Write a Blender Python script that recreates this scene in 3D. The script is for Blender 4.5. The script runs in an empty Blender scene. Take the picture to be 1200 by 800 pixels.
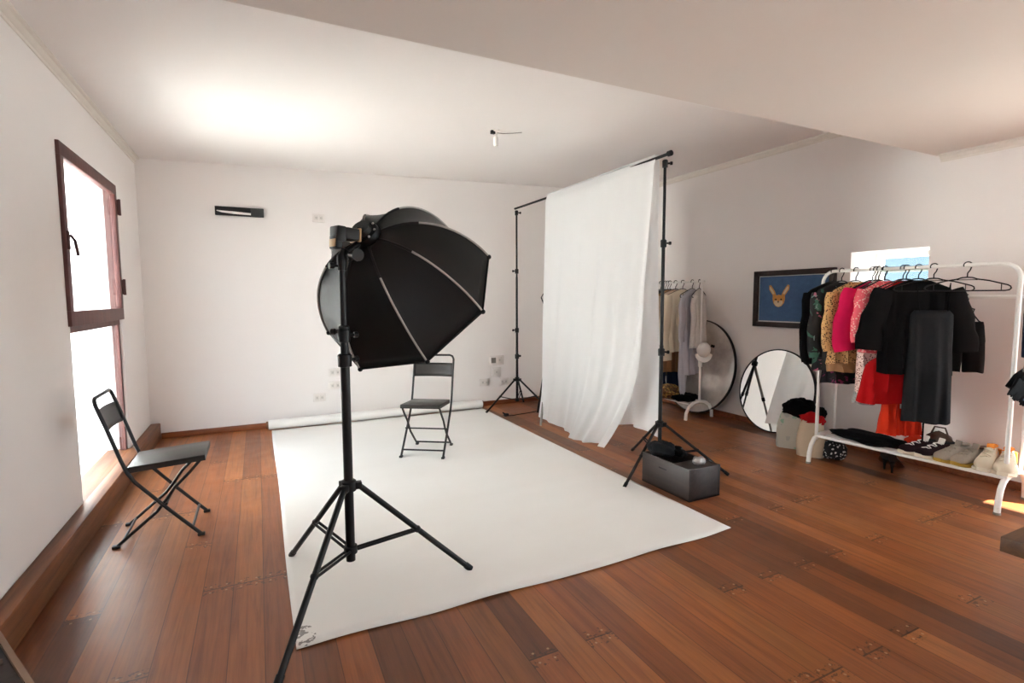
import bpy, bmesh, math, random
from mathutils import Vector, Matrix, noise
PI = math.pi
random.seed(7)
SC = bpy.context.scene
COL = SC.collection

# ------------------------------------------------------------------ materials
def lin(c):
    c = c.lstrip('#'); v = [int(c[i:i+2], 16)/255 for i in (0, 2, 4)]
    return tuple((x/12.92 if x <= .04045 else ((x+.055)/1.055)**2.4) for x in v) + (1,)

class NT:
    def __init__(s, name):
        s.m = bpy.data.materials.new(name); s.m.use_nodes = True
        s.t = s.m.node_tree; s.t.nodes.clear()
        s.out = s.n('ShaderNodeOutputMaterial')
    def n(s, typ, **kw):
        nd = s.t.nodes.new(typ)
        for k, v in kw.items(): setattr(nd, k, v)
        return nd
    def l(s, a, b): s.t.links.new(a, b)
    def val(s, sock, v):
        if hasattr(v, 'links') or isinstance(v, bpy.types.NodeSocket): s.l(v, sock)
        else: sock.default_value = v
    def math(s, op, a, b=0.0, c=0.0):
        nd = s.n('ShaderNodeMath', operation=op)
        s.val(nd.inputs[0], a); s.val(nd.inputs[1], b); s.val(nd.inputs[2], c)
        return nd.outputs[0]
    def mix(s, f, a, b, mode='MIX'):
        nd = s.n('ShaderNodeMix', data_type='RGBA', blend_type=mode)
        s.val(nd.inputs[0], f); s.val(nd.inputs[6], a); s.val(nd.inputs[7], b)
        return nd.outputs[2]
    def ramp(s, f, stops, interp='LINEAR'):
        nd = s.n('ShaderNodeValToRGB'); cr = nd.color_ramp; cr.interpolation = interp
        while len(cr.elements) < len(stops): cr.elements.new(.5)
        for e, (p, c) in zip(cr.elements, stops): e.position = p; e.color = c
        s.val(nd.inputs[0], f); return nd.outputs[0]
    def noise(s, scale, detail=3, vec=None, rough=.55, dist=0):
        nd = s.n('ShaderNodeTexNoise'); nd.inputs['Scale'].default_value = scale
        nd.inputs['Detail'].default_value = detail; nd.inputs['Roughness'].default_value = rough
        nd.inputs['Distortion'].default_value = dist
        s.l(vec if vec is not None else s.obj(), nd.inputs['Vector']); return nd.outputs[0]
    def obj(s):
        if not hasattr(s, '_tc'): s._tc = s.n('ShaderNodeTexCoord')
        return s._tc.outputs['Object']
    def scaled(s, sx, sy, sz, vec=None):
        nd = s.n('ShaderNodeMapping'); nd.inputs['Scale'].default_value = (sx, sy, sz)
        s.l(vec if vec is not None else s.obj(), nd.inputs['Vector']); return nd.outputs[0]
    def bump(s, h, strength=.3, dist=.01):
        nd = s.n('ShaderNodeBump'); nd.inputs['Strength'].default_value = strength
        nd.inputs['Distance'].default_value = dist; s.l(h, nd.inputs['Height']); return nd.outputs[0]
    def bsdf(s, col, rough=.6, metal=0, normal=None, **kw):
        b = s.n('ShaderNodeBsdfPrincipled')
        s.val(b.inputs['Base Color'], col); s.val(b.inputs['Roughness'], rough); s.val(b.inputs['Metallic'], metal)
        for k, v in kw.items(): s.val(b.inputs[k], v)
        if normal is not None: s.l(normal, b.inputs['Normal'])
        s.l(b.outputs[0], s.out.inputs[0]); return b

def plain(name, hexc, rough=.6, metal=0, var=.12, nscale=14, bump=.08, **kw):
    t = NT(name); c = lin(hexc)
    d = tuple(x*(1-var) for x in c[:3]) + (1,)
    nz = t.noise(nscale, 3)
    t.bsdf(t.mix(nz, d, c), rough, metal, t.bump(nz, bump), **kw)
    return t.m

def fabric(name, hexc, var=.25, nscale=9, weave=420, rough=.9, sheen=.0, spec=.2):
    t = NT(name); c = lin(hexc)
    d = tuple(x*(1-var) for x in c[:3]) + (1,)
    nz = t.noise(nscale, 4); w = t.noise(weave, 1)
    h = t.math('ADD', t.math('MULTIPLY', nz, .6), t.math('MULTIPLY', w, .4))
    t.bsdf(t.mix(nz, d, c), rough, 0, t.bump(h, .35, .006), **{'Sheen Weight': sheen, 'Specular IOR Level': spec})
    return t.m

def sheer(name, hexc, k):
    t = NT(name); c = lin(hexc); nz = t.noise(3, 3)
    col = t.mix(nz, tuple(x*.97 for x in c[:3]) + (1,), c); nm = t.bump(t.noise(300, 1), .15, .003)
    d = t.n('ShaderNodeBsdfDiffuse'); t.l(col, d.inputs[0]); t.l(nm, d.inputs['Normal'])
    tr = t.n('ShaderNodeBsdfTranslucent'); t.l(col, tr.inputs[0])
    mx = t.n('ShaderNodeMixShader'); mx.inputs[0].default_value = k
    t.l(d.outputs[0], mx.inputs[1]); t.l(tr.outputs[0], mx.inputs[2]); t.l(mx.outputs[0], t.out.inputs[0]); return t.m

def wall_mat(name, hexc):
    t = NT(name); c = lin(hexc)
    a = t.noise(1.3, 4); b = t.noise(60, 3); e = t.noise(7, 4)
    d = tuple(x*.95 for x in c[:3]) + (1,)
    h = t.math('ADD', t.math('MULTIPLY', b, .35), t.math('MULTIPLY', e, .65))
    t.bsdf(t.mix(a, d, c), .85, 0, t.bump(h, .12, .01)); return t.m

def floor_mat():
    t = NT('wood_floor_planks')
    sep = t.n('ShaderNodeSeparateXYZ'); t.l(t.obj(), sep.inputs[0])
    W = .122
    u = t.math('DIVIDE', t.math('ADD', sep.outputs[0], 10.03), W); uid = t.math('FLOOR', u); uf = t.math('FRACT', u)
    wn = t.n('ShaderNodeTexWhiteNoise', noise_dimensions='1D'); t.l(uid, wn.inputs['W'])
    off = t.math('MULTIPLY', t.math('FLOOR', t.math('MULTIPLY', wn.outputs[0], 3.0)), .52)
    L = 1.56
    v = t.math('DIVIDE', t.math('ADD', t.math('ADD', sep.outputs[1], 20.28-1.56), off), L)
    vid = t.math('FLOOR', v); vf = t.math('FRACT', v)
    cmb = t.n('ShaderNodeCombineXYZ'); t.l(uid, cmb.inputs[0]); t.l(vid, cmb.inputs[1])
    w2 = t.n('ShaderNodeTexWhiteNoise', noise_dimensions='3D'); t.l(cmb.outputs[0], w2.inputs['Vector'])
    # grain, shifted per plank
    sh = t.n('ShaderNodeVectorMath', operation='ADD'); t.l(t.obj(), sh.inputs[0])
    sc = t.n('ShaderNodeVectorMath', operation='SCALE'); t.l(w2.outputs[1], sc.inputs[0]); sc.inputs['Scale'].default_value = 9
    t.l(sc.outputs[0], sh.inputs[1])
    g1 = t.noise(1.0, 5, t.scaled(34, 1.6, 1, sh.outputs[0]), .6, .6)
    g2 = t.noise(1.0, 4, t.scaled(120, 4.5, 1, sh.outputs[0]), .6)
    big = t.noise(1.1, 3)
    base = t.ramp(w2.outputs[0], [(0, lin('#6a3e24')), (.22, lin('#8e522c')), (.6, lin('#a15e31')), (.85, lin('#b06d39')), (1, lin('#744627'))])
    grain = t.ramp(g1, [(.28, (.42, .38, .36, 1)), (.5, (.86, .86, .86, 1)), (.72, (1.08, 1.05, 1.0, 1))])
    c = t.mix(.75, base, grain, 'MULTIPLY')
    c = t.mix(.28, c, t.ramp(g2, [(.35, (.45, .42, .4, 1)), (.65, (1.1, 1.1, 1.1, 1))]), 'MULTIPLY')
    c = t.mix(.5, c, t.ramp(big, [(.3, (.7, .66, .66, 1)), (.7, (1.15, 1.12, 1.08, 1))]), 'MULTIPLY')
    # seams
    eu = t.math('MINIMUM', uf, t.math('SUBTRACT', 1, uf)); ev = t.math('MINIMUM', vf, t.math('SUBTRACT', 1, vf))
    su = t.math('LESS_THAN', eu, .014); sv = t.math('LESS_THAN', ev, .0022)
    seam = t.math('MAXIMUM', t.math('MULTIPLY', su, .8), sv)
    # nail heads near the plank ends
    du = t.math('ABSOLUTE', t.math('SUBTRACT', eu, .24)); dv = t.math('ABSOLUTE', t.math('SUBTRACT', ev, .017))
    dist = t.math('SQRT', t.math('ADD', t.math('POWER', t.math('MULTIPLY', du, W), 2), t.math('POWER', t.math('MULTIPLY', dv, L), 2)))
    nail = t.math('LESS_THAN', dist, .0052)
    wear = t.math('MULTIPLY', t.math('LESS_THAN', ev, .03), t.math('GREATER_THAN', t.noise(55, 3), .58))
    c = t.mix(t.math('MULTIPLY', wear, .7), c, lin('#3a2418'))
    c = t.mix(t.math('MULTIPLY', nail, .6), c, lin('#c09a78'))
    c = t.mix(t.math('MULTIPLY', seam, .72), c, lin('#25120a'))
    rough = t.math('ADD', t.math('MULTIPLY', t.noise(9, 4), .22), t.math('ADD', t.math('MULTIPLY', g1, .12), .20))
    h = t.math('SUBTRACT', t.math('MULTIPLY', g1, .25), seam)
    t.bsdf(c, rough, 0, t.bump(h, .18, .004), **{'Specular IOR Level': .5})
    return t.m

def wood_mat(name, a, b, axis='Y', rough=.45, s=1.0):
    t = NT(name); sc = {'X': (1.5, 26, 26), 'Y': (26, 1.5, 26), 'Z': (26, 26, 1.5)}[axis]
    g = t.noise(1.0*s, 5, t.scaled(*sc), .6, .8); g2 = t.noise(3, 3)
    c = t.ramp(g, [(.3, lin(a)), (.7, lin(b))])
    c = t.mix(.4, c, t.ramp(g2, [(.3, (.6, .58, .55, 1)), (.7, (1.1, 1.1, 1.08, 1))]), 'MULTIPLY')
    t.bsdf(c, rough, 0, t.bump(g, .25, .004)); return t.m

def paper_mat():
    t = NT('seamless_paper')
    sep = t.n('ShaderNodeSeparateXYZ'); t.l(t.obj(), sep.inputs[0])
    n1 = t.noise(1.6, 4); n2 = t.noise(.9, 2, t.scaled(.7, 6, 1))
    c = t.mix(n1, lin('#e6e3de'), lin('#efeeeb'))
    c = t.mix(t.math('MULTIPLY', n2, .25), c, lin('#d9d6d0'))
    # a few scuffs by the near left corner
    dx = t.math('SUBTRACT', sep.outputs[0], .112); dy = t.math('SUBTRACT', sep.outputs[1], 2.06)
    d = t.math('SQRT', t.math('ADD', t.math('POWER', t.math('MULTIPLY', dx, 1.7), 2), t.math('POWER', dy, 2)))
    m = t.math('MULTIPLY', t.math('LESS_THAN', d, .07), t.math('GREATER_THAN', t.noise(45, 3), .56))
    c = t.mix(t.math('MULTIPLY', m, .75), c, lin('#55504b'))
    t.bsdf(c, .62, 0, t.bump(t.noise(2.2, 2), .12, .03)); return t.m

def spots(name, base, spot, scale, thr, hexmid=None, thr2=.2):
    t = NT(name)
    vo = t.n('ShaderNodeTexVoronoi'); vo.inputs['Scale'].default_value = scale
    w = t.n('ShaderNodeVectorMath', operation='ADD'); t.l(t.obj(), w.inputs[0])
    nz = t.n('ShaderNodeTexNoise'); nz.inputs['Scale'].default_value = scale*.7; t.l(t.obj(), nz.inputs['Vector'])
    sc = t.n('ShaderNodeVectorMath', operation='SCALE'); t.l(nz.outputs[1], sc.inputs[0]); sc.inputs['Scale'].default_value = .9/scale
    t.l(sc.outputs[0], w.inputs[1]); t.l(w.outputs[0], vo.inputs['Vector'])
    f = t.math('LESS_THAN', vo.outputs['Distance'], thr)
    c = t.mix(f, lin(base), lin(spot))
    if hexmid: c = t.mix(t.math('LESS_THAN', vo.outputs['Distance'], thr2), c, lin(hexmid))
    t.bsdf(c, .85, 0, t.bump(t.noise(8, 3), .3, .006)); return t.m

def floral(name, base, cols, scale=13):
    t = NT(name)
    c = lin(base)
    for i, (hexc, thr) in enumerate(cols):
        mp = t.n('ShaderNodeMapping'); mp.inputs['Location'].default_value = (i*3.7, i*1.9, i*.6)
        t.l(t.obj(), mp.inputs['Vector'])
        nz = t.noise(scale*(1+.25*i), 3, mp.outputs[0], .5, .6)
        c = t.mix(t.math('GREATER_THAN', nz, thr), c, lin(hexc))
    t.bsdf(c, .8, 0, t.bump(t.noise(8, 3), .3, .006)); return t.m

def glass_mat(name):
    t = NT(name)
    tr = t.n('ShaderNodeBsdfTransparent'); tr.inputs[0].default_value = (.96, .98, .97, 1)
    gl = t.n('ShaderNodeBsdfGlossy'); gl.inputs['Roughness'].default_value = .02
    fr = t.n('ShaderNodeFresnel'); fr.inputs[0].default_value = 1.45
    mx = t.n('ShaderNodeMixShader'); t.l(t.math('MULTIPLY', fr.outputs[0], .3), mx.inputs[0])
    t.l(tr.outputs[0], mx.inputs[1]); t.l(gl.outputs[0], mx.inputs[2]); t.l(mx.outputs[0], t.out.inputs[0])
    return t.m

def mirror_mat(name, hexc, r0, r1, dust=None):
    t = NT(name); nz = t.noise(5, 5)
    rough = t.math('ADD', t.math('MULTIPLY', nz, r1-r0), r0)
    b = t.bsdf(lin(hexc), rough, 1.0)
    if dust:
        d = t.n('ShaderNodeBsdfDiffuse'); d.inputs[0].default_value = lin(dust[0])
        mx = t.n('ShaderNodeMixShader')
        t.l(t.math('MULTIPLY', t.math('SMOOTH_MIN', t.math('MULTIPLY', t.noise(3.5, 6), 1.3), 1.0, .1), dust[1]), mx.inputs[0])
        t.l(b.outputs[0], mx.inputs[1]); t.l(d.outputs[0], mx.inputs[2]); t.l(mx.outputs[0], t.out.inputs[0])
    return t.m

def gravel_mat():
    t = NT('pale_gravel'); vo = t.n('ShaderNodeTexVoronoi'); vo.inputs['Scale'].default_value = 22; t.l(t.obj(), vo.inputs['Vector'])
    c = t.ramp(vo.outputs['Distance'], [(0, lin('#f2f0ec')), (.55, lin('#dcd8d2')), (.8, lin('#8a8680'))])
    t.bsdf(c, .95, 0, t.bump(t.math('SUBTRACT', 1, vo.outputs['Distance']), .6, .03)); return t.m

M = dict(
    wall=wall_mat('white_plaster', '#ebe6e3'), ceil=wall_mat('white_ceiling_paint', '#eae5e2'), floor=floor_mat(),
    ext=wall_mat('white_exterior_render', '#f3f0ec'), gravel=gravel_mat(),
    ledge=wood_mat('brown_wood_ledge', '#5a3119', '#8a5530', 'Y', .5), skirt=wood_mat('brown_wood_skirting', '#6b3418', '#94532b', 'X', .5),
    winframe=wood_mat('red_brown_window_paint', '#4c2925', '#6b3d37', 'Z', .5), ironwork=plain('rust_brown_iron', '#4f2824', .6),
    glass=glass_mat('clear_glass'), trim=plain('cream_trim_paint', '#e2dbd2', .7), whitewin=plain('white_window_paint', '#efece6', .5),
    paper=paper_mat(), core=plain('brown_cardboard', '#7b5b41', .9),
    blackmetal=plain('black_satin_metal', '#0c0b0c', .42, .0, .2, **{'Specular IOR Level': .35}), blackplastic=plain('black_plastic', '#0b0a0b', .48, 0, .2, **{'Specular IOR Level': .35}),
    chairmetal=plain('charcoal_painted_metal', '#232121', .45, 0, .15), chairseat=plain('charcoal_seat_paint', '#302e2c', .4, 0, .12),
    greymetal=plain('grey_worn_metal', '#8d8880', .5, .0, .2), silver=plain('silver_fibreglass', '#aaa5a0', .42, 0, .1),
    softblack=fabric('black_nylon', '#0a0908', .4, 7, 300, .5, 0, .3), diffuser=fabric('white_diffuser_nylon', '#efeeec', .03),
    cloth=sheer('white_muslin', '#eeeeee', .5), whitemetal=plain('white_enamelled_steel', '#eceae6', .35, 0, .05),
    boxwood=wood_mat('dark_stained_box_wood', '#1f1715', '#382c28', 'Y', .45), whiteplastic=plain('white_plastic', '#e9e6e1', .45, 0, .04),
    bracketrim=plain('brass_accent', '#a8865e', .45, .3),
    picframe=wood_mat('dark_brown_frame_wood', '#1f120d', '#352019', 'X', .5), tabletop=wood_mat('brown_table_wood', '#4b3220', '#6f4d33', 'X', .45),
    mirror1=mirror_mat('dusty_mirror_glass', '#e2deda', .1, .28, ('#e6e0da', .75)), mirror2=mirror_mat('clean_mirror_glass', '#f2f2f0', .005, .01),
    blackcloth=fabric('black_cloth', '#060506', .3), darkgrey=fabric('charcoal_sequin_cloth', '#232528', .4, 40),
    pink=fabric('hot_pink_cloth', '#d61551', .3), red=fabric('red_cloth', '#b80d12', .3), orange=fabric('orange_red_cloth', '#d93417', .3),
    tan=fabric('tan_cloth', '#a9805a', .2), cream=fabric('cream_cloth', '#e3d5bd', .12), peach=fabric('peach_beige_cloth', '#cdb59d', .15),
    lavender=fabric('lavender_grey_cloth', '#b9b4bb', .12), whitelace=fabric('white_lace_cloth', '#d6d0ca', .25, 60), navy=fabric('navy_denim', '#232f45', .3),
    bluegrey=fabric('blue_grey_cloth', '#5c6270', .3), olive=fabric('olive_grey_cloth', '#6a6353', .3), denim=fabric('blue_denim', '#7f93b4', .3, 30),
    leopard=spots('leopard_print_cloth', '#c59a63', '#2a1a12', 75, .36, '#a06c3a', .17), pinkleo=spots('pink_white_spotted_cloth', '#e6c9be', '#6d2a2c', 70, .33),
    coral=spots('coral_print_cloth', '#e8606c', '#f2c0b4', 60, .34), flora=floral('dark_floral_cloth', '#131214', [('#2f5a4a', .6), ('#a2566c', .66), ('#6b7f7c', .68)]),
    flora2=floral('black_magenta_floral_cloth', '#100d10', [('#7d2450', .6), ('#3a1730', .62)], 18), bwprint=spots('black_white_print_cloth', '#161517', '#d9d6d2', 38, .3),
    greylace=spots('grey_lace_cloth', '#a3a09c', '#4e4c4a', 80, .25), leopard2=floral('brown_floral_cloth', '#5d4222', [('#a8803c', .52), ('#3a1d14', .6), ('#8a3a2a', .66)], 24),
    tote=floral('white_green_printed_plastic', '#b9b5a9', [('#8fae98', .6), ('#a9a79f', .64), ('#5d7a68', .7)], 8), kraft=fabric('beige_paper_bag', '#cbb9a0', .15, 6, 80),
    sole=plain('cream_rubber', '#e4d9c4', .6), yellow=fabric('mustard_suede', '#b08f3f', .2), greyup=fabric('grey_beige_mesh', '#a2968a', .25, 50), darkup=fabric('dark_maroon_canvas', '#2c1a1e', .3),
    cream2=fabric('cream_leather', '#d9c9b2', .12, 12, 60, .6), orangeup=fabric('orange_padding', '#df8636', .15), lace=fabric('white_cotton_lace', '#e9e5e0', .05),
    darkgap=plain('near_black_opening', '#0d0c0c', .9), plate=plain('white_socket_plate', '#e4ded9', .45, 0, .04), socketface=plain('grey_socket_face', '#dad4ce', .5, 0, .05),
    picblue=fabric('blue_textile_panel', '#54729c', .4, 26, 200), fox=plain('orange_fur_print', '#d8964a', .8, 0, .25, 40), foxlight=plain('cream_fur_print', '#e2c9a6', .8, 0, .2, 40),
    brown=plain('brown_leather', '#4a3428', .55), tagwhite=plain('white_card', '#efece6', .7), lamp=plain('white_lampholder', '#efece6', .5),
    foil=plain('crumpled_silver_foil', '#bdbab8', .4, .3, .3, 30), shoeblack=plain('black_patent_leather', '#0d0c0d', .25), green=plain('pale_green_paint', '#aab4ac', .5),
)

# ------------------------------------------------------------------ mesh helpers
class MB:
    def __init__(s): s.bm = bmesh.new()
    def box(s, lo, hi, mat=None, bev=0, seg=2):
        c = [(a+b)/2 for a, b in zip(lo, hi)]; d = [abs(b-a) for a, b in zip(lo, hi)]
        r = bmesh.ops.create_cube(s.bm, size=1, matrix=Matrix.Translation(c) @ Matrix.Diagonal((*d, 1)))
        vs = r['verts']
        if bev:
            es = list({e for v in vs for e in v.link_edges})
            rr = bmesh.ops.bevel(s.bm, geom=es, offset=bev, segments=seg, profile=.5, affect='EDGES')
            vs = list({v for f in rr['faces'] for v in f.verts} | {v for v in vs if v.is_valid})
        if mat is not None: bmesh.ops.transform(s.bm, matrix=mat, verts=vs)
        return s
    def rings(s, rings, cap=True, closed=False):
        rs = [[s.bm.verts.new(p) for p in r] for r in rings]
        n = len(rs[0])
        pairs = list(zip(rs[:-1], rs[1:])) + ([(rs[-1], rs[0])] if closed else [])
        for a, b in pairs:
            for i in range(n):
                try: s.bm.faces.new((a[i], a[(i+1) % n], b[(i+1) % n], b[i]))
                except ValueError: pass
        if cap and not closed:
            s.bm.faces.new(list(reversed(rs[0]))); s.bm.faces.new(rs[-1])
        return s
    def tube(s, pts, r, seg=10, flat=None, closed=False):
        pts = [Vector(p) for p in pts]; n = len(pts)
        rad = r if isinstance(r, (list, tuple)) else [r]*n
        tans = []
        for i in range(n):
            a = pts[(i-1) % n] if (closed or i > 0) else pts[0]
            b = pts[(i+1) % n] if (closed or i < n-1) else pts[-1]
            tans.append((b-a).normalized())
        up = Vector((0, 0, 1)) if abs(tans[0].z) < .9 else Vector((0, 1, 0))
        nrm = tans[0].cross(up).normalized(); rings = []
        for i in range(n):
            nrm = (nrm - tans[i]*nrm.dot(tans[i])).normalized(); bi = tans[i].cross(nrm)
            ring = []
            for k in range(seg):
                a = 2*PI*k/seg
                off = nrm*math.cos(a)*rad[i] + bi*math.sin(a)*rad[i]
                if flat: off = Vector((off.x*flat[0], off.y*flat[1], off.z*flat[2]))
                ring.append(pts[i]+off)
            rings.append(ring)
        return s.rings(rings, True, closed)
    def lathe(s, prof, seg=24, mat=Matrix()):
        rings = [[mat @ Vector((r*math.cos(2*PI*k/seg), r*math.sin(2*PI*k/seg), z)) for k in range(seg)] for r, z in prof]
        return s.rings(rings)
    def cyl(s, a, b, r, seg=16): return s.tube([a, b], r, seg)
    def prism(s, poly, y0, y1, f=lambda x, y, z: (x, y, z)):
        return s.rings([[f(x, y0, z) for x, z in poly], [f(x, y1, z) for x, z in poly]])
    def sphere(s, c, r, mat=None, u=20, v=12):
        m = Matrix.Translation(c) @ (mat or Matrix()) @ Matrix.Diagonal((*(r if isinstance(r, (list, tuple)) else (r, r, r)), 1))
        bmesh.ops.create_uvsphere(s.bm, u_segments=u, v_segments=v, radius=1, matrix=m); return s
    def grid(s, f, nu, nv):
        g = [[s.bm.verts.new(f(i/nu, j/nv)) for j in range(nv+1)] for i in range(nu+1)]
        for i in range(nu):
            for j in range(nv): s.bm.faces.new((g[i][j], g[i+1][j], g[i+1][j+1], g[i][j+1]))
        return s
    def build(s, name, mat, parent=None, angle=40, solid=0, sub=0):
        bmesh.ops.recalc_face_normals(s.bm, faces=s.bm.faces)
        me = bpy.data.meshes.new(name); s.bm.to_mesh(me); s.bm.free()
        me.materials.append(mat)
        me.polygons.foreach_set('use_smooth', [True]*len(me.polygons))
        try: me.set_sharp_from_angle(angle=math.radians(angle))
        except Exception: pass
        o = bpy.data.objects.new(name, me); COL.objects.link(o)
        if parent: o.parent = parent
        if solid:
            m = o.modifiers.new('thickness', 'SOLIDIFY'); m.thickness = solid; m.offset = 0
        if sub:
            m = o.modifiers.new('smooth', 'SUBSURF'); m.levels = sub; m.render_levels = sub
        return o

def tag(o, label=None, cat=None, group=None, kind=None):
    for k, v in (('label', label), ('category', cat), ('group', group), ('kind', kind)):
        if v: o[k] = v
    return o
def thing(name, label, cat, loc=(0, 0, 0), rz=0, group=None):
    o = bpy.data.objects.new(name, None); COL.objects.link(o); o.empty_display_size = .1
    o.location = loc; o.rotation_euler = (0, 0, rz)
    return tag(o, label, cat, group)
def struct(name, mb, mat, label=None):
    o = mb.build(name, mat); tag(o, label, None, None, 'structure'); return o
def copy_tree(o, parent=None):
    c = o.copy(); COL.objects.link(c)
    if parent: c.parent = parent
    for ch in list(o.children): copy_tree(ch, c)
    return c
def arc(c, r, a0, a1, n, ux=(1, 0, 0), uy=(0, 0, 1)):
    c = Vector(c); ux = Vector(ux); uy = Vector(uy)
    return [c + ux*r*math.cos(a0+(a1-a0)*i/n) + uy*r*math.sin(a0+(a1-a0)*i/n) for i in range(n+1)]

# ------------------------------------------------------------------ room
XL, XR, YB, YF = -.94, 4.56, 5.75, -2.4
struct('floor', MB().box((XL-.3, YF-.3, -.15), (XR+.3, YB+.3, 0)), M['floor'], 'reddish brown plank floor')
# left wall with the tall window opening
W0, W1, WZ = 3.66, 4.88, 2.155
m = MB()
Q0, Q1, QZ0, QZ1 = -1.8, -.6, 1.2, 2.2      # unseen window added behind the camera for fill light
m.box((XL-.24, YF, 0), (XL, Q0, 2.95)); m.box((XL-.24, Q0, 0), (XL, Q1, QZ0)); m.box((XL-.24, Q0, QZ1), (XL, Q1, 2.95)); m.box((XL-.24, Q1, 0), (XL, W0, 2.95)); m.box((XL-.24, W1, 0), (XL, YB+.2, 2.95))
m.box((XL-.24, W0, WZ), (XL, W1, 2.95)); m.box((XL-.24, W0, 0), (XL, W1, .125))
struct('wall_left', m, M['wall'], 'white plaster wall with tall window')
struct('wall_back', MB().box((XL-.37, YB, -.15), (XR+.2, YB+.25, 2.95)), M['wall'], 'white far wall')
# right wall: high window and a glazed door near the camera
V0, V1, VZ0, VZ1 = 2.155, 2.73, 1.32, 1.68
D0, D1, DZ = -.9, 1.0, 2.1
m = MB(); T = .42
m.box((XR, YF, 0), (XR+T, D0, 2.95)); m.box((XR, D0, DZ), (XR+T, D1, 2.95)); m.box((XR, D1, 0), (XR+T, V0, 2.95))
m.box((XR, V0, 0), (XR+T, V1, VZ0)); m.box((XR, V0, VZ1), (XR+T, V1, 2.95)); m.box((XR, V1, 0), (XR+T, YB+.2, 2.95))
struct('wall_right', m, M['wall'], 'off-white wall with small high window')
# wall behind the camera with an opening added for fill daylight
R0, R1, RZ0, RZ1 = 1.4, 2.4, 1.1, 2.1
m = MB()
m.box((XL-.24, YF-.25, 0), (R0, YF, 2.95)); m.box((R1, YF-.25, 0), (XR+T, YF, 2.95))
m.box((R0, YF-.25, 0), (R1, YF, RZ0)); m.box((R0, YF-.25, RZ1), (R1, YF, 2.95))
struct('wall_front', m, M['wall'], 'white wall behind the camera')
# ceiling: slightly higher to the right, and the lower slab over the near half
SY, SZ = 2.145, 2.34
m = MB(); zl, zr = 2.57, 2.732
m.rings([[(XL-.1, y, zl-.003), (XR+.1, y, zr+.003), (XR+.1, y, 3.05), (XL-.1, y, 3.05)] for y in (SY-.2, YB+.1)])
struct('ceiling', m, M['ceil'], 'white ceiling')
struct('ceiling_lowered', MB().box((XL-.1, YF-.2, SZ), (XR+.1, SY, 3.05)), wall_mat('shade_toned_ceiling_paint', '#dad1ca'), 'lowered ceiling slab over the near part of the room')  # slab colour is darkened and warmed to paint in its shade
# cornice strips
def cornice(p0, p1, nrm):
    p0, p1, n = Vector(p0), Vector(p1), Vector(nrm); z = Vector((0, 0, 1))
    prof = [(0, -.055), (.006, -.055), (.008, -.04), (.02, -.03), (.026, -.016), (.04, -.010), (.042, 0), (0, 0)]
    return MB().rings([[p + n*a + z*b for a, b in prof] for p in (p0, p1)])
struct('trim_1', cornice((XR, SY, zr-.001), (XR, YB, zr-.001), (-1, 0, 0)), M['trim'], 'thin cornice along right wall')
struct('trim_2', cornice((XR, YF, SZ), (XR, SY-.03, SZ), (-1, 0, 0)), M['trim'], 'thin cornice under lowered ceiling')
struct('trim_3', cornice((XL, SY, zl), (XL, YB, zl), (1, 0, 0)), M['trim'], 'thin cornice along left wall')
# skirting
struct('baseboard_back', MB().box((-.86, YB-.016, 0), (XR, YB, .055), bev=.003), M['skirt'], 'brown wood skirting on far wall')
struct('baseboard_right', MB().box((XR-.016, 1.3, 0), (XR, YB-.016, .055), bev=.003), M['skirt'], 'brown wood skirting on right wall')
# raised wooden plinth along the left wall
m = MB(); m.box((XL, -1.0, 0), (-.862, YB-.002, .150), bev=.006); m.box((XL-.14, W0+.002, .10), (XL+.01, W1-.002, .149))
struct('baseboard_left', m, M['ledge'], 'raised brown wood ledge running along left wall')
# left window
w1 = bpy.data.objects.new('window_1', None); COL.objects.link(w1); tag(w1, 'tall red-brown framed window in left wall', None, None, 'structure')
fx0, fx1 = XL-.055, XL-.015
m = MB(); m.box((fx0, W1-.045, .149), (fx1, W1, WZ-.045)); m.box((fx0, W0, .149), (fx1, W0+.045, WZ-.045)); m.box((fx0, W0, WZ-.045), (fx1, W1, WZ)); m.box((fx0-.004, W0+.002, 1.115), (fx1+.003, W1-.002, 1.165))
m.build('window_frame', M['winframe'], w1)
sx0, sx1 = XL-.014, XL+.018
m = MB(); a0, a1, z0, z1 = W0-.03, W1+.005, 1.155, WZ+.005
m.box((sx0, a0, z0+.085), (sx1, a0+.06, z1-.075), bev=.002); m.box((sx0, a1-.06, z0+.085), (sx1, a1, z1-.075), bev=.002)
m.box((sx0, a0, z1-.075), (sx1, a1, z1), bev=.004); m.box((sx0, a0, z0), (sx1, a1, z0+.085), bev=.004)
sash = m.build('sash', M['winframe'], w1)
MB().box((sx0+.012, a0+.055, z0+.08), (sx0+.017, a1-.055, z1-.07)).build('pane', M['glass'], sash)
MB().box((fx0+.03, W0+.04, .14), (fx0+.036, W1-.04, 1.12)).build('pane', M['glass'], w1)
for z in (1.40, 2.0):
    h = MB(); h.box((sx1-.01, a1-.012, z-.055), (sx1+.012, a1+.03, z+.055), bev=.002); h.cyl((sx1+.012, a1+.008, z-.06), (sx1+.012, a1+.008, z+.06), .009); h.build('hinge', M['ironwork'], w1)
h = MB(); h.box((sx1, a0+.015, 1.58), (sx1+.008, a0+.045, 1.68)); h.tube([(sx1+.012, a0+.03, 1.66), (sx1+.03, a0+.035, 1.63), (sx1+.034, a0+.06, 1.55)], .008); h.build('latch', M['ironwork'], w1)
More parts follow.
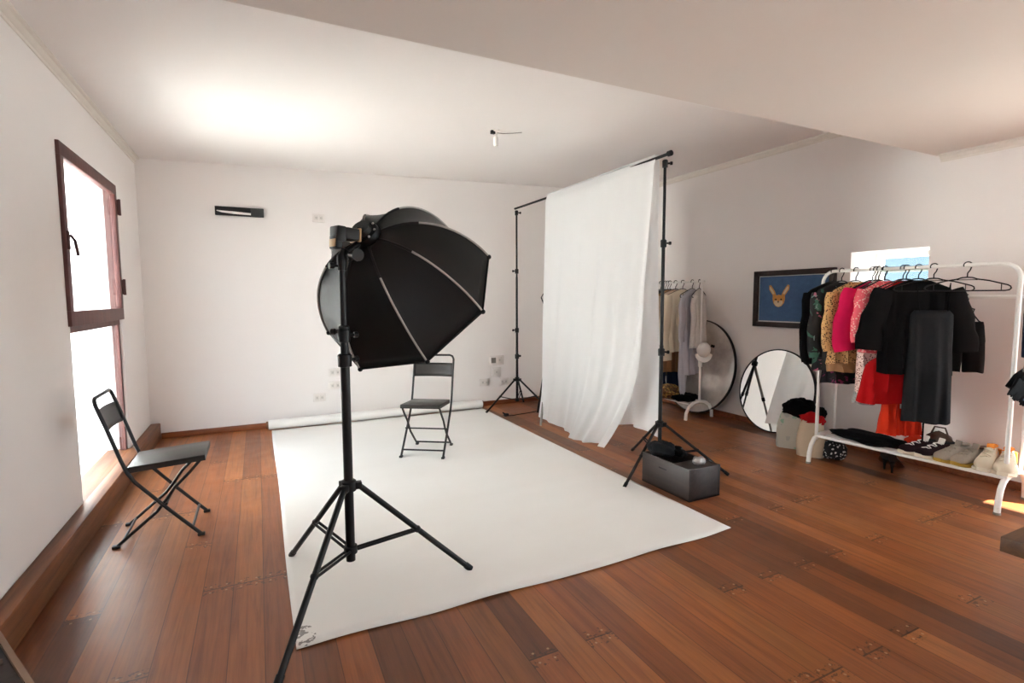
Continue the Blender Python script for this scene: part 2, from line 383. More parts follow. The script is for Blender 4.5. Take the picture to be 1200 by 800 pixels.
# small right window
w2 = bpy.data.objects.new('window_2', None); COL.objects.link(w2); tag(w2, 'small high window set deep in right wall', None, None, 'structure')
gx = XR+.36; b = .045
m = MB(); m.box((gx, V0, VZ0+b), (gx+.05, V0+b, VZ1-b)); m.box((gx, V1-b, VZ0+b), (gx+.05, V1, VZ1-b)); m.box((gx, V0, VZ1-b), (gx+.05, V1, VZ1)); m.box((gx, V0, VZ0), (gx+.05, V1, VZ0+b))
m.build('window_frame', M['whitewin'], w2)
MB().box((gx+.01, V0+b, 1.515), (gx+.04, V1-b, 1.535)).build('glazing_bar', M['green'], w2)
MB().box((gx+.02, V0+b, VZ0+b), (gx+.026, V1-b, VZ1-b)).build('pane', M['glass'], w2)
# glazed door frame out of view on the right
d1 = bpy.data.objects.new('door_1', None); COL.objects.link(d1); tag(d1, None, None, None, 'structure')
dx = XR+.2; m = MB()
m.box((dx, D0, .12), (dx+.05, D0+.08, DZ-.08)); m.box((dx, D1-.08, .12), (dx+.05, D1, DZ-.08)); m.box((dx, D0, DZ-.08), (dx+.05, D1, DZ)); m.box((dx, D0, 0), (dx+.05, D1, .12)); m.box((dx+.005, D0+.08, .95), (dx+.045, D1-.08, 1.0))
m.build('door_frame', M['whitewin'], d1); MB().box((dx+.02, D0+.08, .12), (dx+.026, D1-.08, DZ-.08)).build('pane', M['glass'], d1)
w3 = bpy.data.objects.new('fill_window_rear', None); COL.objects.link(w3); tag(w3, None, None, None, 'structure')  # added rear window, out of view, lets fill daylight in
m = MB(); y = YF-.15
m.box((R0, y, RZ0), (R0+.06, y+.05, RZ1)); m.box((R1-.06, y, RZ0), (R1, y+.05, RZ1)); m.box((R0, y, RZ1-.06), (R1, y+.05, RZ1)); m.box((R0, y, RZ0), (R1, y+.05, RZ0+.06)); m.box(((R0+R1)/2-.03, y, RZ0), ((R0+R1)/2+.03, y+.05, RZ1))
m.build('window_frame', M['winframe'], w3); MB().box((R0+.06, y+.02, RZ0+.06), (R1-.06, y+.026, RZ1-.06)).build('pane', M['glass'], w3)
w4 = bpy.data.objects.new('fill_window_left', None); COL.objects.link(w4); tag(w4, None, None, None, 'structure')  # added left window, out of view, brightens the right wall
m = MB(); x = XL-.15
m.box((x, Q0, QZ0), (x+.05, Q0+.06, QZ1)); m.box((x, Q1-.06, QZ0), (x+.05, Q1, QZ1)); m.box((x, Q0, QZ1-.06), (x+.05, Q1, QZ1)); m.box((x, Q0, QZ0), (x+.05, Q1, QZ0+.06)); m.box((x, (Q0+Q1)/2-.03, QZ0), (x+.05, (Q0+Q1)/2+.03, QZ1))
m.build('window_frame', M['winframe'], w4); MB().box((x+.02, Q0+.06, QZ0+.06), (x+.026, Q1-.06, QZ1-.06)).build('pane', M['glass'], w4)
# courtyard beyond the left window
struct('ground_courtyard', MB().box((-9, 1.8, -.3), (XL-.24, 14, -.1)), M['gravel'], 'pale gravel outside the left window')
struct('ground_outside', MB().box((-9, -8, -.3), (XR+T, YF-.25, -.1)).box((-9, YF-.25, -.3), (XL-.24, 1.8, -.1)), plain('dark_low_bounce_paving', '#3c3a35', .9), 'unseen dark paving outside that keeps bounce light low')  # unseen ground kept dark so less light bounces onto the slab
struct('ground_terrace', MB().box((XR+T, -8, -.3), (12, 14, -.1)), plain('grey_paving', '#a8a29a', .9), 'grey paving outside on the right')
struct('wall_courtyard_far', MB().box((-7, 6.68, -.1), (XL-.37, 6.95, 3.4)), M['ext'], 'bright white courtyard wall outside')
struct('wall_courtyard_side', MB().box((-7.2, -2, -.1), (-7, 6.95, 2.6)), M['ext'], 'white courtyard boundary wall')

struct('sky_panel_outside', MB().box((8.0, .0, -.1), (8.3, 9, 2.35)), wall_mat('slate_blue_sky_tone', '#394953'), 'slate blue panel standing in for sky outside the high window')  # panel added in place of pale sky behind the high window
struct('sky_panel_band', MB().box((7.97, .0, 1.86), (8.0, 9, 1.98)), M['ext'], 'pale band on the sky stand-in panel')  # added pale stripe of the same sky stand-in
# ------------------------------------------------------------------ seamless paper
pp = thing('paper_backdrop', 'wide white paper sheet unrolled over the wood floor from a roll by the far wall', 'paper backdrop', (0, 0, 0))
def psheet(u, v):
    x = .079 + (2.345-.079)*u; y = 1.985 + (5.60-1.985)*v
    x += .004*math.sin(v*9)*(1 if u > .5 else -1)*(abs(u-.5)*2)**4
    near = (1-v)**14
    y += near*(.005*math.sin(u*7+.6) + .004*math.sin(u*19)) - .006*near*(math.sin(u*PI))
    z = .004 + near*(.003+.004*math.sin(u*23)*math.sin(u*5)) + .002*math.sin(u*9+v*4)*(1-near)
    return (x, y, max(z, .0035))
MB().grid(psheet, 90, 60).build('sheet', M['paper'], pp, solid=.0012)
MB().tube([(.05+(2.355-.05)*i/12, 5.64, .052) for i in range(13)], .049, 28).build('roll', M['paper'], pp)
for x0, x1 in ((.03, .05), (2.355, 2.372)): MB().cyl((x0, 5.64, .052), (x1, 5.64, .052), .036, 20).build('core', M['core'], pp)

# ------------------------------------------------------------------ folding chairs
def make_chair(label, loc, rz):
    t = thing('folding_chair', label, 'chair', loc, rz)
    w = .176; r = .0092
    def side(s):
        return [(.187, s*w, .012), (.045, s*w, .175), (-.095, s*w, .345), (-.128, s*w, .405), (-.15, s*w, .47), (-.205, s*w, .66), (-.238, s*w, .765)]
    top = [(-.245, -w+.012, .79), (-.248, -w+.035, .8), (-.248, w-.035, .8), (-.245, w-.012, .79)]
    MB().tube(side(-1)+top+list(reversed(side(1))), r, 10).build('back_frame', M['chairmetal'], t)
    v = .155
    for s in (-1, 1):
        MB().tube([(.205, s*v, .425), (.15, s*v, .36), (.075, s*v, .285), (.035, s*v, .225), (-.01, s*v, .165), (-.19, s*v, .012)], .0085, 10).build('leg', M['chairmetal'], t)
    MB().cyl((-.165, -v, .035), (-.165, v, .035), .007).build('stretcher', M['chairmetal'], t)
    MB().cyl((.152, -w, .055), (.152, w, .055), .007).build('stretcher', M['chairmetal'], t)
    MB().cyl((.038, -w-.008, .208), (.038, w+.008, .208), .006).build('pivot_rod', M['chairmetal'], t)
    for x, a in ((.192, w), (-.195, v)):
        for s in (-1, 1): MB().box((x-.02, s*a-.013, 0), (x+.016, s*a+.013, .016), bev=.004).build('foot', M['chairmetal'], t)
    sm = Matrix.Translation((.048, 0, .425)) @ Matrix.Rotation(-.06, 4, 'Y')
    m = MB(); m.box((-.178, -.163, -.002), (.178, .163, .012), sm, bev=.004)
    m.box((-.178, -.163, -.02), (-.17, .163, .006), sm); m.box((.17, -.163, -.02), (.178, .163, .006), sm); m.box((-.178, -.163, -.02), (.178, -.157, .006), sm); m.box((-.178, .157, -.02), (.178, .163, .006), sm)
    m.build('seat', M['chairseat'], t)
    def bp(u, v_):
        y = -w + 2*w*u; z = .615+.115*v_
        x = -.195 - (z-.615)*.29 - .022*(1-(2*u-1)**2)
        return (x, y, z)
    MB().grid(bp, 16, 4).build('backrest', M['chairseat'], t, solid=.006)
    return t
make_chair('black metal folding chair on the wood floor beside the tall window', (-.52, 3.43, 0), math.radians(0))
make_chair('grey metal folding chair standing on the white paper sheet', (1.26, 4.205, .005), math.radians(-122.5))

# ------------------------------------------------------------------ tripod stands
def tripod(name, label, cat, c, feet, zc, zl, sections, knobs, lr=.011, thick=1.0, frac=.52):
    """sections: (z0, z1, radius); feet: world xy list"""
    t = thing(name, label, cat, (c[0], c[1], 0))
    for z0, z1, r in sections: MB().cyl((0, 0, z0), (0, 0, z1), r, 18).build('pole', M['blackmetal'], t)
    r0 = max(s[2] for s in sections)
    cm = MB().lathe([(r0+.002, zc-.025), (r0+.012, zc-.022), (r0+.012, zc+.02), (r0+.004, zc+.026)], 20)
    for f in feet:
        d = Vector((f[0]-c[0], f[1]-c[1], 0)); d.normalize(); a = math.atan2(d.y, d.x)
        cm.box((r0, -.016, zc-.018), (r0+.035, .016, zc+.012), Matrix.Rotation(a, 4, 'Z'), bev=.003)
    cm.build('leg_collar', M['blackplastic'], t)
    lm = MB().lathe([(r0+.002, zl-.018), (r0+.009, zl-.016), (r0+.009, zl+.016), (r0+.002, zl+.018)], 20)
    lm.build('brace_collar', M['blackplastic'], t)
    for f in feet:
        d = Vector((f[0]-c[0], f[1]-c[1], 0)); L = d.length; d.normalize()
        p0 = d*(r0+.024) + Vector((0, 0, zc-.006)); p1 = d*L + Vector((0, 0, lr*.8)); side = Vector((-d.y, d.x, 0))
        lg = MB().cyl(p0, p1, lr, 14).build('leg', M['blackmetal'], t)
        dd = (p1-p0).normalized()
        MB().cyl(p1-dd*.03, p1+dd*.004, lr*1.22, 14).build('foot_cap', M['blackplastic'], lg)
        q = p0.lerp(p1, frac); b0 = d*(r0+.008) + Vector((0, 0, zl))
        bm_ = MB()
        for s in (-1, 1): bm_.cyl(b0+side*s*.011, q+side*s*.011, lr*.5*thick, 8)
        bm_.sphere(q, lr*1.3, None, 10, 8)
        bm_.build('brace', M['blackmetal'], t)
    for z, a, r in knobs:
        d = Vector((math.cos(a), math.sin(a), 0)); zz = Vector((0, 0, z))
        kc = MB().lathe([(r+.001, z-.03), (r+.008, z-.028), (r+.009, z+.02), (r+.003, z+.026)], 18).build('clamp_collar', M['blackplastic'], t)
        MB().tube([zz+d*r, zz+d*(r+.024), zz+d*(r+.025), zz+d*(r+.04), zz+d*(r+.042)], [.007, .007, .013, .013, .010], 12).build('locking_knob', M['blackplastic'], kc)
    return t
SX, SYY = .322, 2.266
tripod('light_stand', 'tall black tripod light stand carrying the softbox, standing on the white paper', 'light stand', (SX, SYY),
       [(.008, 1.819), (.105, 2.766), (.867, 2.237)], .50, .215,
       [(.165, 1.05, .0195), (1.0, 1.16, .0165), (1.12, 1.44, .0135)], [(1.045, .3, .0205), (1.15, .1, .017), (1.165, 2.6, .014)], lr=.0125, frac=.5)

# ------------------------------------------------------------------ softbox
KS = 1.08; CAM = Vector((0, 0, 1.3)); HUB = CAM + (Vector((.4152, 2.1999, 1.5537))-CAM)*KS; AX = Vector((.5787, .5406, -.6105)).normalized()
E1 = AX.cross(Vector((0, 0, 1))).normalized(); E2 = AX.cross(E1)
PH = math.radians(13); RR = .415*KS; DEP = .385*KS; TM = math.radians(72)
sb = thing('softbox', 'large black octagonal softbox tilted down on the light stand', 'softbox', (SX, SYY, 1.45))
O = Vector((SX, SYY, 1.45))
def spt(t, k, off=0):
    """t 0..1 along a rib, k rib number (float between ribs gives a straight chord)"""
    r = .05 + (RR-.05)*(math.sin(t*TM)/math.sin(TM))**.92; s = DEP*(1-math.cos(t*TM))/(1-math.cos(TM))
    r += off
    def p(j):
        a = PH + j*PI/4
        return HUB + AX*s + (E1*math.cos(a)+E2*math.sin(a))*r - O
    j0 = math.floor(k); f = k-j0
    q = p(j0).lerp(p(j0+1), f)
    if 0 < f < 1:
        sag = .075*t*(1-t)*math.sin(f*PI)
        q = q - (q+O-HUB-AX*s).normalized()*sag
    return q
N = 14; m = MB()
rows = []
for i in range(N+1):
    t_ = i/N; rows.append([spt(t_, k/6) for k in range(48)])
# rim edge curves inwards a little between the tips
m.rings(rows, cap=False)
shell = m.build('shell', M['softblack'], sb, 25, solid=.004)
m = MB(); ring = [HUB + AX*(DEP-.03) + (E1*math.cos(PH+k*PI/4)+E2*math.sin(PH+k*PI/4))*(RR-.012) - O for k in range(8)]
ctr = HUB + AX*(DEP-.022) - O; vs = [m.bm.verts.new(p) for p in ring]; cv = m.bm.verts.new(ctr)
for k in range(8): m.bm.faces.new((vs[k], vs[(k+1) % 8], cv))
m.build('diffuser', M['diffuser'], sb, solid=.003)
m = MB(); m.tube([spt(1, k) for k in range(8)], .007, 8, closed=True); m.build('rim_hem', M['softblack'], sb)
for k in range(8):
    path = [spt(.02+.96*i/16, k, .006) for i in range(17)]
    rib = MB().tube(path[3:], .0048, 8).build('rib', M['silver'], sb)
    MB().tube(path[:6], .0065, 8).build('rib_sleeve', M['blackplastic'], rib)
    c = spt(1, k, .004); MB().sphere(c, .012, None, 10, 8).build('corner_cap', M['blackplastic'], rib)
AM = Matrix((( E1.x, E2.x, AX.x, 0), (E1.y, E2.y, AX.y, 0), (E1.z, E2.z, AX.z, 0), (0, 0, 0, 1)))
HM = Matrix.Translation(HUB-O-AX*.006) @ AM
hub = MB().lathe([(.03, -.055), (.042, -.055), (.044, -.03), (.064, -.028), (.068, -.01), (.066, .018), (.05, .024)], 32, HM).build('speed_ring', M['blackplastic'], sb)
for k in range(8):
    a = PH + k*PI/4 + .39; p = HM @ Vector((.057*math.cos(a), .057*math.sin(a), -.029)); MB().sphere(p, .006, None, 8, 6).build('screw', M['silver'], hub)
# bracket: tilt joint and handle on top of the stand
m = MB(); m.cyl((0, 0, -.03), (0, 0, .035), .019, 18); m.cyl((0, 0, .03), (.012, -.01, .06), .014, 14)
hb = HUB-O
m.tube([(.0, .0, .04), (.03, .04, .05), hb - AX*.06 - Vector((0, 0, .06))], .014, 12); m.cyl(hb - AX*.06 - Vector((0, 0, .07)), hb - AX*.06, .016, 12)
br = m.build('bracket', M['blackplastic'], sb)
m = MB(); m.cyl((0, 0, -.012), (-.045, -.012, -.012), .006); m.cyl((-.035, -.009, -.012), (-.052, -.014, -.012), .013, 12); m.build('knob', M['blackplastic'], br)
m = MB(); m.cyl((.035, -.03, .03), (.05, -.075, .03), .02, 16); m.cyl((.05, -.072, .03), (.053, -.082, .03), .026, 16); m.build('knob', M['blackplastic'], br)
# speedlight clipped in the ring
fl = thing('flash_unit', 'small black camera flash clipped into the back of the softbox', 'flash', tuple(HUB - AX*.03 + Vector((-.030, -.013, -.02))))
Fm = AM.copy()
# local frame: x = side, y = up-ish, z = along axis
upv = (Vector((0, 0, 1)) - AX*AX.z).normalized(); sv = upv.cross(AX).normalized()
bk = Vector((-.86, -.36, .05)).normalized()      # the flash body leans off to the left of the ring
ub = (Vector((0, 0, 1)) - bk*bk.z).normalized(); rb = ub.cross(bk)
FM = Matrix(((rb.x, ub.x, bk.x, 0), (rb.y, ub.y, bk.y, 0), (rb.z, ub.z, bk.z, 0), (0, 0, 0, 1)))
MB().box((-.036, -.024, -.005), (.036, .028, .075), FM, bev=.007).build('flash_head', M['blackplastic'], fl)
MB().box((-.039, -.027, .002), (.039, .031, .012), FM, bev=.003).build('head_band', M['bracketrim'], fl)
b_ = MB().box((-.034, -.036, .07), (.034, .03, .112), FM, bev=.006).build('flash_body', M['blackplastic'], fl)
MB().box((-.03, -.066, .085), (.03, -.01, .115), FM, bev=.005).build('battery_grip', M['blackplastic'], fl)
MB().box((-.024, -.058, .1145), (.024, -.026, .1175), FM, bev=.001).build('rear_screen', M['bracketrim'], fl)

# ------------------------------------------------------------------ hanging cloth backdrop
NP = (2.69, 2.96); FP = (2.735, 5.45)
tripod('backdrop_stand', 'near black backdrop stand, its tripod straddling the dark box', 'backdrop stand', NP,
       [(2.222, 2.78), (2.828, 3.442), (3.05, 2.633)], .355, .12,
       [(.10, .95, .0145), (.9, 1.70, .0125), (1.65, 2.29, .0105)], [(.90, -.9, .0155), (1.70, -.5, .0135), (2.27, -.6, .011)], lr=.0105)
tripod('backdrop_stand', 'far black backdrop stand by the back wall and paper roll', 'backdrop stand', FP,
       [(2.294, 5.354), (2.99, 5.09), (2.96, 5.72)], .345, .10,
       [(.08, .95, .0145), (.9, 1.55, .0125), (1.5, 2.30, .0105)], [(.62, .3, .0155), (.93, 3.0, .0145), (1.62, 3.0, .0125), (2.29, -.3, .011)], lr=.0105)
cb = thing('backdrop_crossbar', 'long black crossbar spanning the two backdrop stands', 'crossbar', (NP[0], NP[1], 2.33))
MB().tube([(0, -.05, 0), (.02, 1.2, -.004), (FP[0]-NP[0], FP[1]-NP[1]+.04, .012)], .0115, 14).build('tube', M['blackmetal'], cb)
MB().lathe([(.017, -.02), (.02, -.018), (.02, .012), (.014, .018)], 16, Matrix.Translation((0, -.05, 0)) @ Matrix.Rotation(PI/2, 4, 'X')).build('end_cap', M['blackplastic'], cb)
cl = thing('cloth_backdrop', 'white cloth sheet hanging in folds from the crossbar between the backdrop stands', 'backdrop cloth', (2.7, 3.87, 2.33))
OC = Vector((2.7, 3.87, 2.33))
def fold(y, h):
    h2 = h**.75
    return (.030*math.sin(y*11+.7*math.sin(y*3.1)) + .020*math.sin(y*23+1.3+h*2.0) + .012*math.sin(y*41+h*3))*h2
def front(u, v):
    # u: 0 far edge, 1 near edge;  v: 0 at the bar, 1 at the hem
    y0 = 4.665 + .03*math.sin(v*4)*v; y1 = 3.055 + .06*v + .40*max(0, (v-.6)/.4)**2
    # folds bunch diagonally: the near part is pulled toward the far side below
    y = y0 + (y1-y0)*u
    hem = .045 + .015*math.sin(u*9) - .045*math.sin(u*PI*.9)
    hem += .03*(1-u)**3
    z = 2.345 + (max(hem, .012)-2.345)*v
    amp = v**.8
    x = 2.672 - .05*v + .014*math.sin(u*5)*v
    q = u*9 + .9*v
    f = (.034*math.sin(q*1.7+.4) + .022*math.sin(q*3.7+1.2) + .012*math.sin(q*7.3))*amp*(.25+.75*u**.8)
    bottom = max(0, (v-.8)/.2)
    x += f - .05*bottom**2*(.4+.6*math.sin(q*1.1+.5))
    if v < .03: x += (.03-v)*.6
    return (x-OC.x, y-OC.y, z-OC.z)
def back(u, v):
    y0 = 4.6; y1 = 3.05+.015*math.sin(v*5); y = y0+(y1-y0)*u
    z = 2.345 + (.235+.02*math.sin(u*17)-2.345)*v
    x = 2.722 + .03*v + (.028*math.sin(u*26+v) + .018*math.sin(u*47+1+v*2))*v**.7
    if v < .03: x -= (.03-v)*.6
    return (x-OC.x, y-OC.y, z-OC.z)
MB().grid(front, 150, 90).build('front_drape', M['cloth'], cl, 80)
MB().grid(back, 120, 60).build('rear_drape', M['cloth'], cl, 80)
m = MB(); m.grid(lambda u, v: (2.6955+.0245*math.cos(PI*v)-OC.x, 4.65+(3.05-4.65)*u-OC.y, 2.345+.012*math.sin(PI*v)-OC.z), 40, 8)
m.build('top_fold', M['cloth'], cl, 80)

# camera tripod half hidden behind the cloth
tp = thing('camera_tripod', 'folded grey and black tripod peeking from behind the far edge of the hanging cloth', 'tripod', (2.86, 4.86, 0))
ap = Vector((0.03, .06, .98))
for (fx, fy), mat, r in (((2.813, 5.087), 'blackmetal', .016), ((2.545, 4.54), 'greymetal', .018), ((3.1, 4.72), 'blackmetal', .016)):
    f = Vector((fx-2.86, fy-4.86, .01)); mid = ap.lerp(f, .45)
    lg = MB().cyl(ap, mid, r, 14).build('leg', M[mat], tp)
    MB().cyl(mid, f, r*.72, 14).build('lower_leg', M['greymetal' if mat == 'greymetal' else 'blackmetal'], lg)
    MB().cyl(mid-(f-ap).normalized()*-.02, mid-(f-ap).normalized()*.03, r*1.25, 14).build('leg_clamp', M['blackplastic'], lg)
MB().lathe([(.03, .96), (.04, .97), (.04, 1.02), (.018, 1.04), (.016, 1.16), (.03, 1.165), (.03, 1.19)], 18, Matrix.Translation((.03, .06, 0))).build('head', M['blackplastic'], tp)
MB().tube([(.03, .06, 1.12), (-.02, .1, 1.2), (-.05, .14, 1.31), (-.03, .13, 1.35), (.0, .1, 1.33)], .007, 8).build('pan_handle', M['blackplastic'], tp)
m = MB(); m.tube([(2.43, 5.10, .008), (2.50, 5.09, .006), (2.6, 5.115, .006), (2.7, 5.125, .006), (2.79, 5.145, .006), (2.84, 5.17, .006)], .0045, 8); m.box((2.40, 5.085, .003), (2.45, 5.125, .035), bev=.006); m.tube([(2.41, 5.1, .03), (2.385, 5.115, .045)], .008, 8)
tag(m.build('cable', M['blackplastic']), 'short black cable with a clip lying on the floor below the far backdrop stand', 'cable')

# ------------------------------------------------------------------ dark box by the stand
bx = thing('wooden_box', 'dark stained open wooden box on the floor under the near backdrop stand', 'box', (2.555, 2.61, 0), 0)
lx, ly, h, th = .135, .225, .21, .014
m = MB(); m.box((-lx, -ly, 0), (lx, ly, th)); m.box((-lx, -ly, 0), (-lx+th, ly, h), bev=.002); m.box((lx-th, -ly, 0), (lx, ly, h), bev=.002); m.box((-lx+th, -ly, 0), (lx-th, -ly+th, h), bev=.002); m.box((-lx+th, ly-th, 0), (lx-th, ly, h), bev=.002)
m.build('body', M['boxwood'], bx)
MB().box((-lx+th, -ly+th, .13), (lx-th, -.06, .205)).build('lid', M['boxwood'], bx)
MB().box((-lx-.002, -.02, .145), (-lx+.002, .055, .155)).build('handle_slot', M['darkgap'], bx)
def blob(name, c, r, seed, amp, mat, squash=1.0, parent=None, u=36, v=22, freq=3.0):
    m = MB(); m.sphere((0, 0, 0), 1, None, u, v)
    for vt in m.bm.verts:
        p = vt.co.copy(); n = noise.noise(p*freq*.6+Vector((seed, seed*.7, 0))) + .5*noise.noise(p*freq*1.6+Vector((seed, 0, seed)))
        q = p*(1+amp*n); vt.co = Vector((q.x*r[0], q.y*r[1], max(q.z, -.8)*r[2]))
    for vt in m.bm.verts: vt.co += Vector(c)
    return m.build(name, mat, parent, 80)
bg = thing('camera_bag', 'small black cloth bag slumped on top of the dark wooden box', 'bag', (2.53, 2.68, .205))
blob('bag_body', (-.025, .055, .042), (.085, .10, .055), 2.3, .25, M['darkgrey'], 1, bg)
MB().tube([(.0, -.02, .05), (.05, -.06, .035), (.085, -.03, .03), (.06, .05, .045), (.0, .09, .06)], .012, 8, (1, 1, .5)).build('strap', M['blackcloth'], bg)
blob('bag_flap', (.05, .0, .03), (.055, .085, .035), 5.1, .3, M['blackcloth'], 1, bg)
m = MB(); blob_o = blob('foil_packet', (2.59, 2.475, .222), (.05, .035, .03), 8.8, .35, M['foil'], u=24, v=14)
tag(blob_o, 'crumpled silver-white packet lying on the near end of the dark wooden box', 'packet')

# ------------------------------------------------------------------ wall fittings
vt = thing('wall_vent', 'black slot-shaped wall fitting high on the far wall', 'wall fitting', (-.118, YB, 2.146))
m = MB(); m.box((-.21, -.035, -.04), (.21, 0, .042), bev=.003); m.build('housing', M['blackplastic'], vt)
MB().box((.095, -.04, -.038), (.209, -.034, .036), bev=.002).build('cover', M['chairseat'], vt)
m = MB(); m.tube([(-.195, -.04, .0), (-.15, -.042, -.008), (-.05, -.042, -.014), (.095, -.042, -.02)], [.004, .009, .012, .010], 8, (1, .5, 1)); m.build('torn_strip', M['whiteplastic'], vt)
def outlet(x, z, w, h, label, n=2, grp=None, yw=YB, dark=False, name='wall_outlet', cat='outlet'):
    o = thing(name, label, cat, (x, yw, z), 0, grp)
    MB().box((-w/2, -.011, -h/2), (w/2, 0, h/2), bev=.004).build('plate', M['plate'], o)
    for i in range(n):
        cx = (i-(n-1)/2)*w/n*.8
        s = MB().box((cx-w/n*.32, -.0135, -h*.3), (cx+w/n*.32, -.010, h*.3), bev=.002).build('socket', M['greymetal'] if dark and i == 0 else M['socketface'], o)
        MB().box((cx-.006, -.0145, -.011), (cx-.002, -.012, .011)).box((cx+.004, -.0145, -.011), (cx+.008, -.012, .011)).build('slots', M['greymetal'], s)
    return o
outlet(.60, 2.135, .12, .085, 'white wall plate high on the far wall above the softbox', 2)
outlet(.712, .525, .135, .085, 'white double socket behind the light stand pole, topmost of three', 2)
outlet(.708, .385, .135, .085, 'white double socket behind the light stand pole, middle of three', 2)
outlet(.548, .268, .125, .085, 'white double socket low on the far wall, lowest and leftmost of three', 2)
outlet(2.60, .55, .20, .11, 'white switch panel with a dark module beside the far backdrop stand', 2, dark=True, name='switch_panel', cat='switch')
outlet(2.60, .405, .12, .11, 'square white socket directly under the switch panel by far backdrop stand', 1)
outlet(2.44, .288, .125, .085, 'low white socket just left of the far backdrop stand pole', 2)
outlet(2.70, .28, .125, .085, 'low white socket just right of the far backdrop stand pole', 2)
zc = zl + (zr-zl)*(1.776-XL)/(XR-XL)
lp = thing('lamp_socket', 'bare white lamp holder with loose wire hanging from the ceiling', 'lamp holder', (1.776, 3.907, zc))
MB().lathe([(.03, 0), (.03, -.012), (.012, -.018), (.009, -.05), (.018, -.055), (.021, -.10), (.016, -.128)], 18).build('holder', M['lamp'], lp)
MB().box((-.045, -.015, -.034), (-.008, .012, -.006), bev=.004).build('junction', M['blackplastic'], lp)
MB().tube([(.0, 0, -.02), (.06, -.01, -.022), (.14, -.03, -.014), (.21, -.05, -.004)], .0028, 6).build('wire', M['greymetal'], lp)

# framed picture
pc = thing('framed_picture', 'dark framed blue picture of an orange big-eared animal face on the right wall', 'picture', (XR, 3.25, 1.287))
def PX(y, z, x): return (x, -y, z)   # picture plane: +y to the viewer's right is -Y
wP, hP = .41, .275
m = MB(); f = .05
for (y0, y1, z0, z1) in ((-wP, wP, hP-f, hP), (-wP, wP, -hP, -hP+f), (-wP, -wP+f, -hP, hP), (wP-f, wP, -hP, hP)):
    m.box((-.04, y0, z0), (0, y1, z1), bev=.004)
m.build('frame', M['picframe'], pc)
MB().box((-.014, -wP+f-.004, -hP+f-.004), (-.002, wP-f+.004, hP-f+.004)).build('mount', M['tagwhite'], pc)
pan = MB().box((-.018, -wP+f+.008, -hP+f+.01), (-.012, wP-f-.008, hP-f-.008)).build('textile_panel', M['picblue'], pc)
def flat(poly, x0, x1):   # poly in (viewer-right, up)
    return MB().rings([[(x, -a, b) for a, b in poly] for x in (x0, x1)])
ox, oz = -.135, -.01
def P(l): return [(a+ox, b+oz) for a, b in l]
face = [(-.062, .045), (-.03, .04), (0, .052), (.03, .04), (.062, .045), (.066, .01), (.055, -.03), (.03, -.06), (0, -.07), (-.03, -.06), (-.055, -.03), (-.066, .01)]
flat(P(face), -.0225, -.018).build('animal_face', M['fox'], pan)
flat(P([(-.045, -.01), (-.015, -.005), (0, -.02), (.015, -.005), (.045, -.01), (.045, -.035), (.025, -.058), (0, -.066), (-.025, -.058), (-.045, -.035)]), -.0245, -.022).build('muzzle', M['foxlight'], pan)
for s in (-1, 1):
    flat(P([(s*.06, .04), (s*.025, .04), (s*.05, .09), (s*.09, .145), (s*.108, .14), (s*.105, .10)]), -.0225, -.018).build('ear', M['fox'], pan)
    flat(P([(s*.062, .055), (s*.045, .06), (s*.065, .095), (s*.092, .13), (s*.1, .125), (s*.095, .1)]), -.0245, -.022).build('inner_ear', M['foxlight'], pan)
    flat(P([(s*.042, .006), (s*.028, .014), (s*.017, .004), (s*.028, -.004)]), -.0255, -.022).build('eye', M['darkgap'], pan)
flat(P([(-.01, -.012), (.01, -.012), (0, -.03)]), -.0265, -.022).build('nose', M['darkgap'], pan)

# round mirrors leaning on the right wall
def mirror(label, yc, R, foot, mat, thick=.02):
    tilt = math.asin(min(.9, (XR-.012-foot)/(2*R)))
    t = thing('round_mirror', label, 'mirror', (foot, yc, 0))
    # local: disc centre; normal points to -X and a little up
    Mx = Matrix.Rotation(tilt, 4, 'Y') @ Matrix.Translation((0, 0, R+.002)) @ Matrix.Rotation(-PI/2, 4, 'Y')
    MB().lathe([(R-.004, .004), (R, .0), (R, -thick), (R-.01, -thick-.002), (R-.012, -thick+.004)], 96, Mx).build('backing', M['picframe'], t)
    prof = [(R-.011, .003), (R-.011, .009), (R+.001, .009), (R+.001, -.012)]
    m = MB(); rings = [[Mx @ Vector((r*math.cos(2*PI*k/96), r*math.sin(2*PI*k/96), z)) for k in range(96)] for r, z in prof]
    m.rings(rings, closed=True); m.build('rim', M['blackplastic'], t)
    MB().lathe([(R-.010, .0042), (R-.010, .0062)], 96, Mx).build('glass', M[mat], t)
mirror('large dusty round mirror leaning on the wall behind the far clothes rack', 4.34, .53, 4.40, 'mirror1')
mirror('smaller bright round mirror with thin black rim leaning below the picture', 3.335, .405, 4.40, 'mirror2')

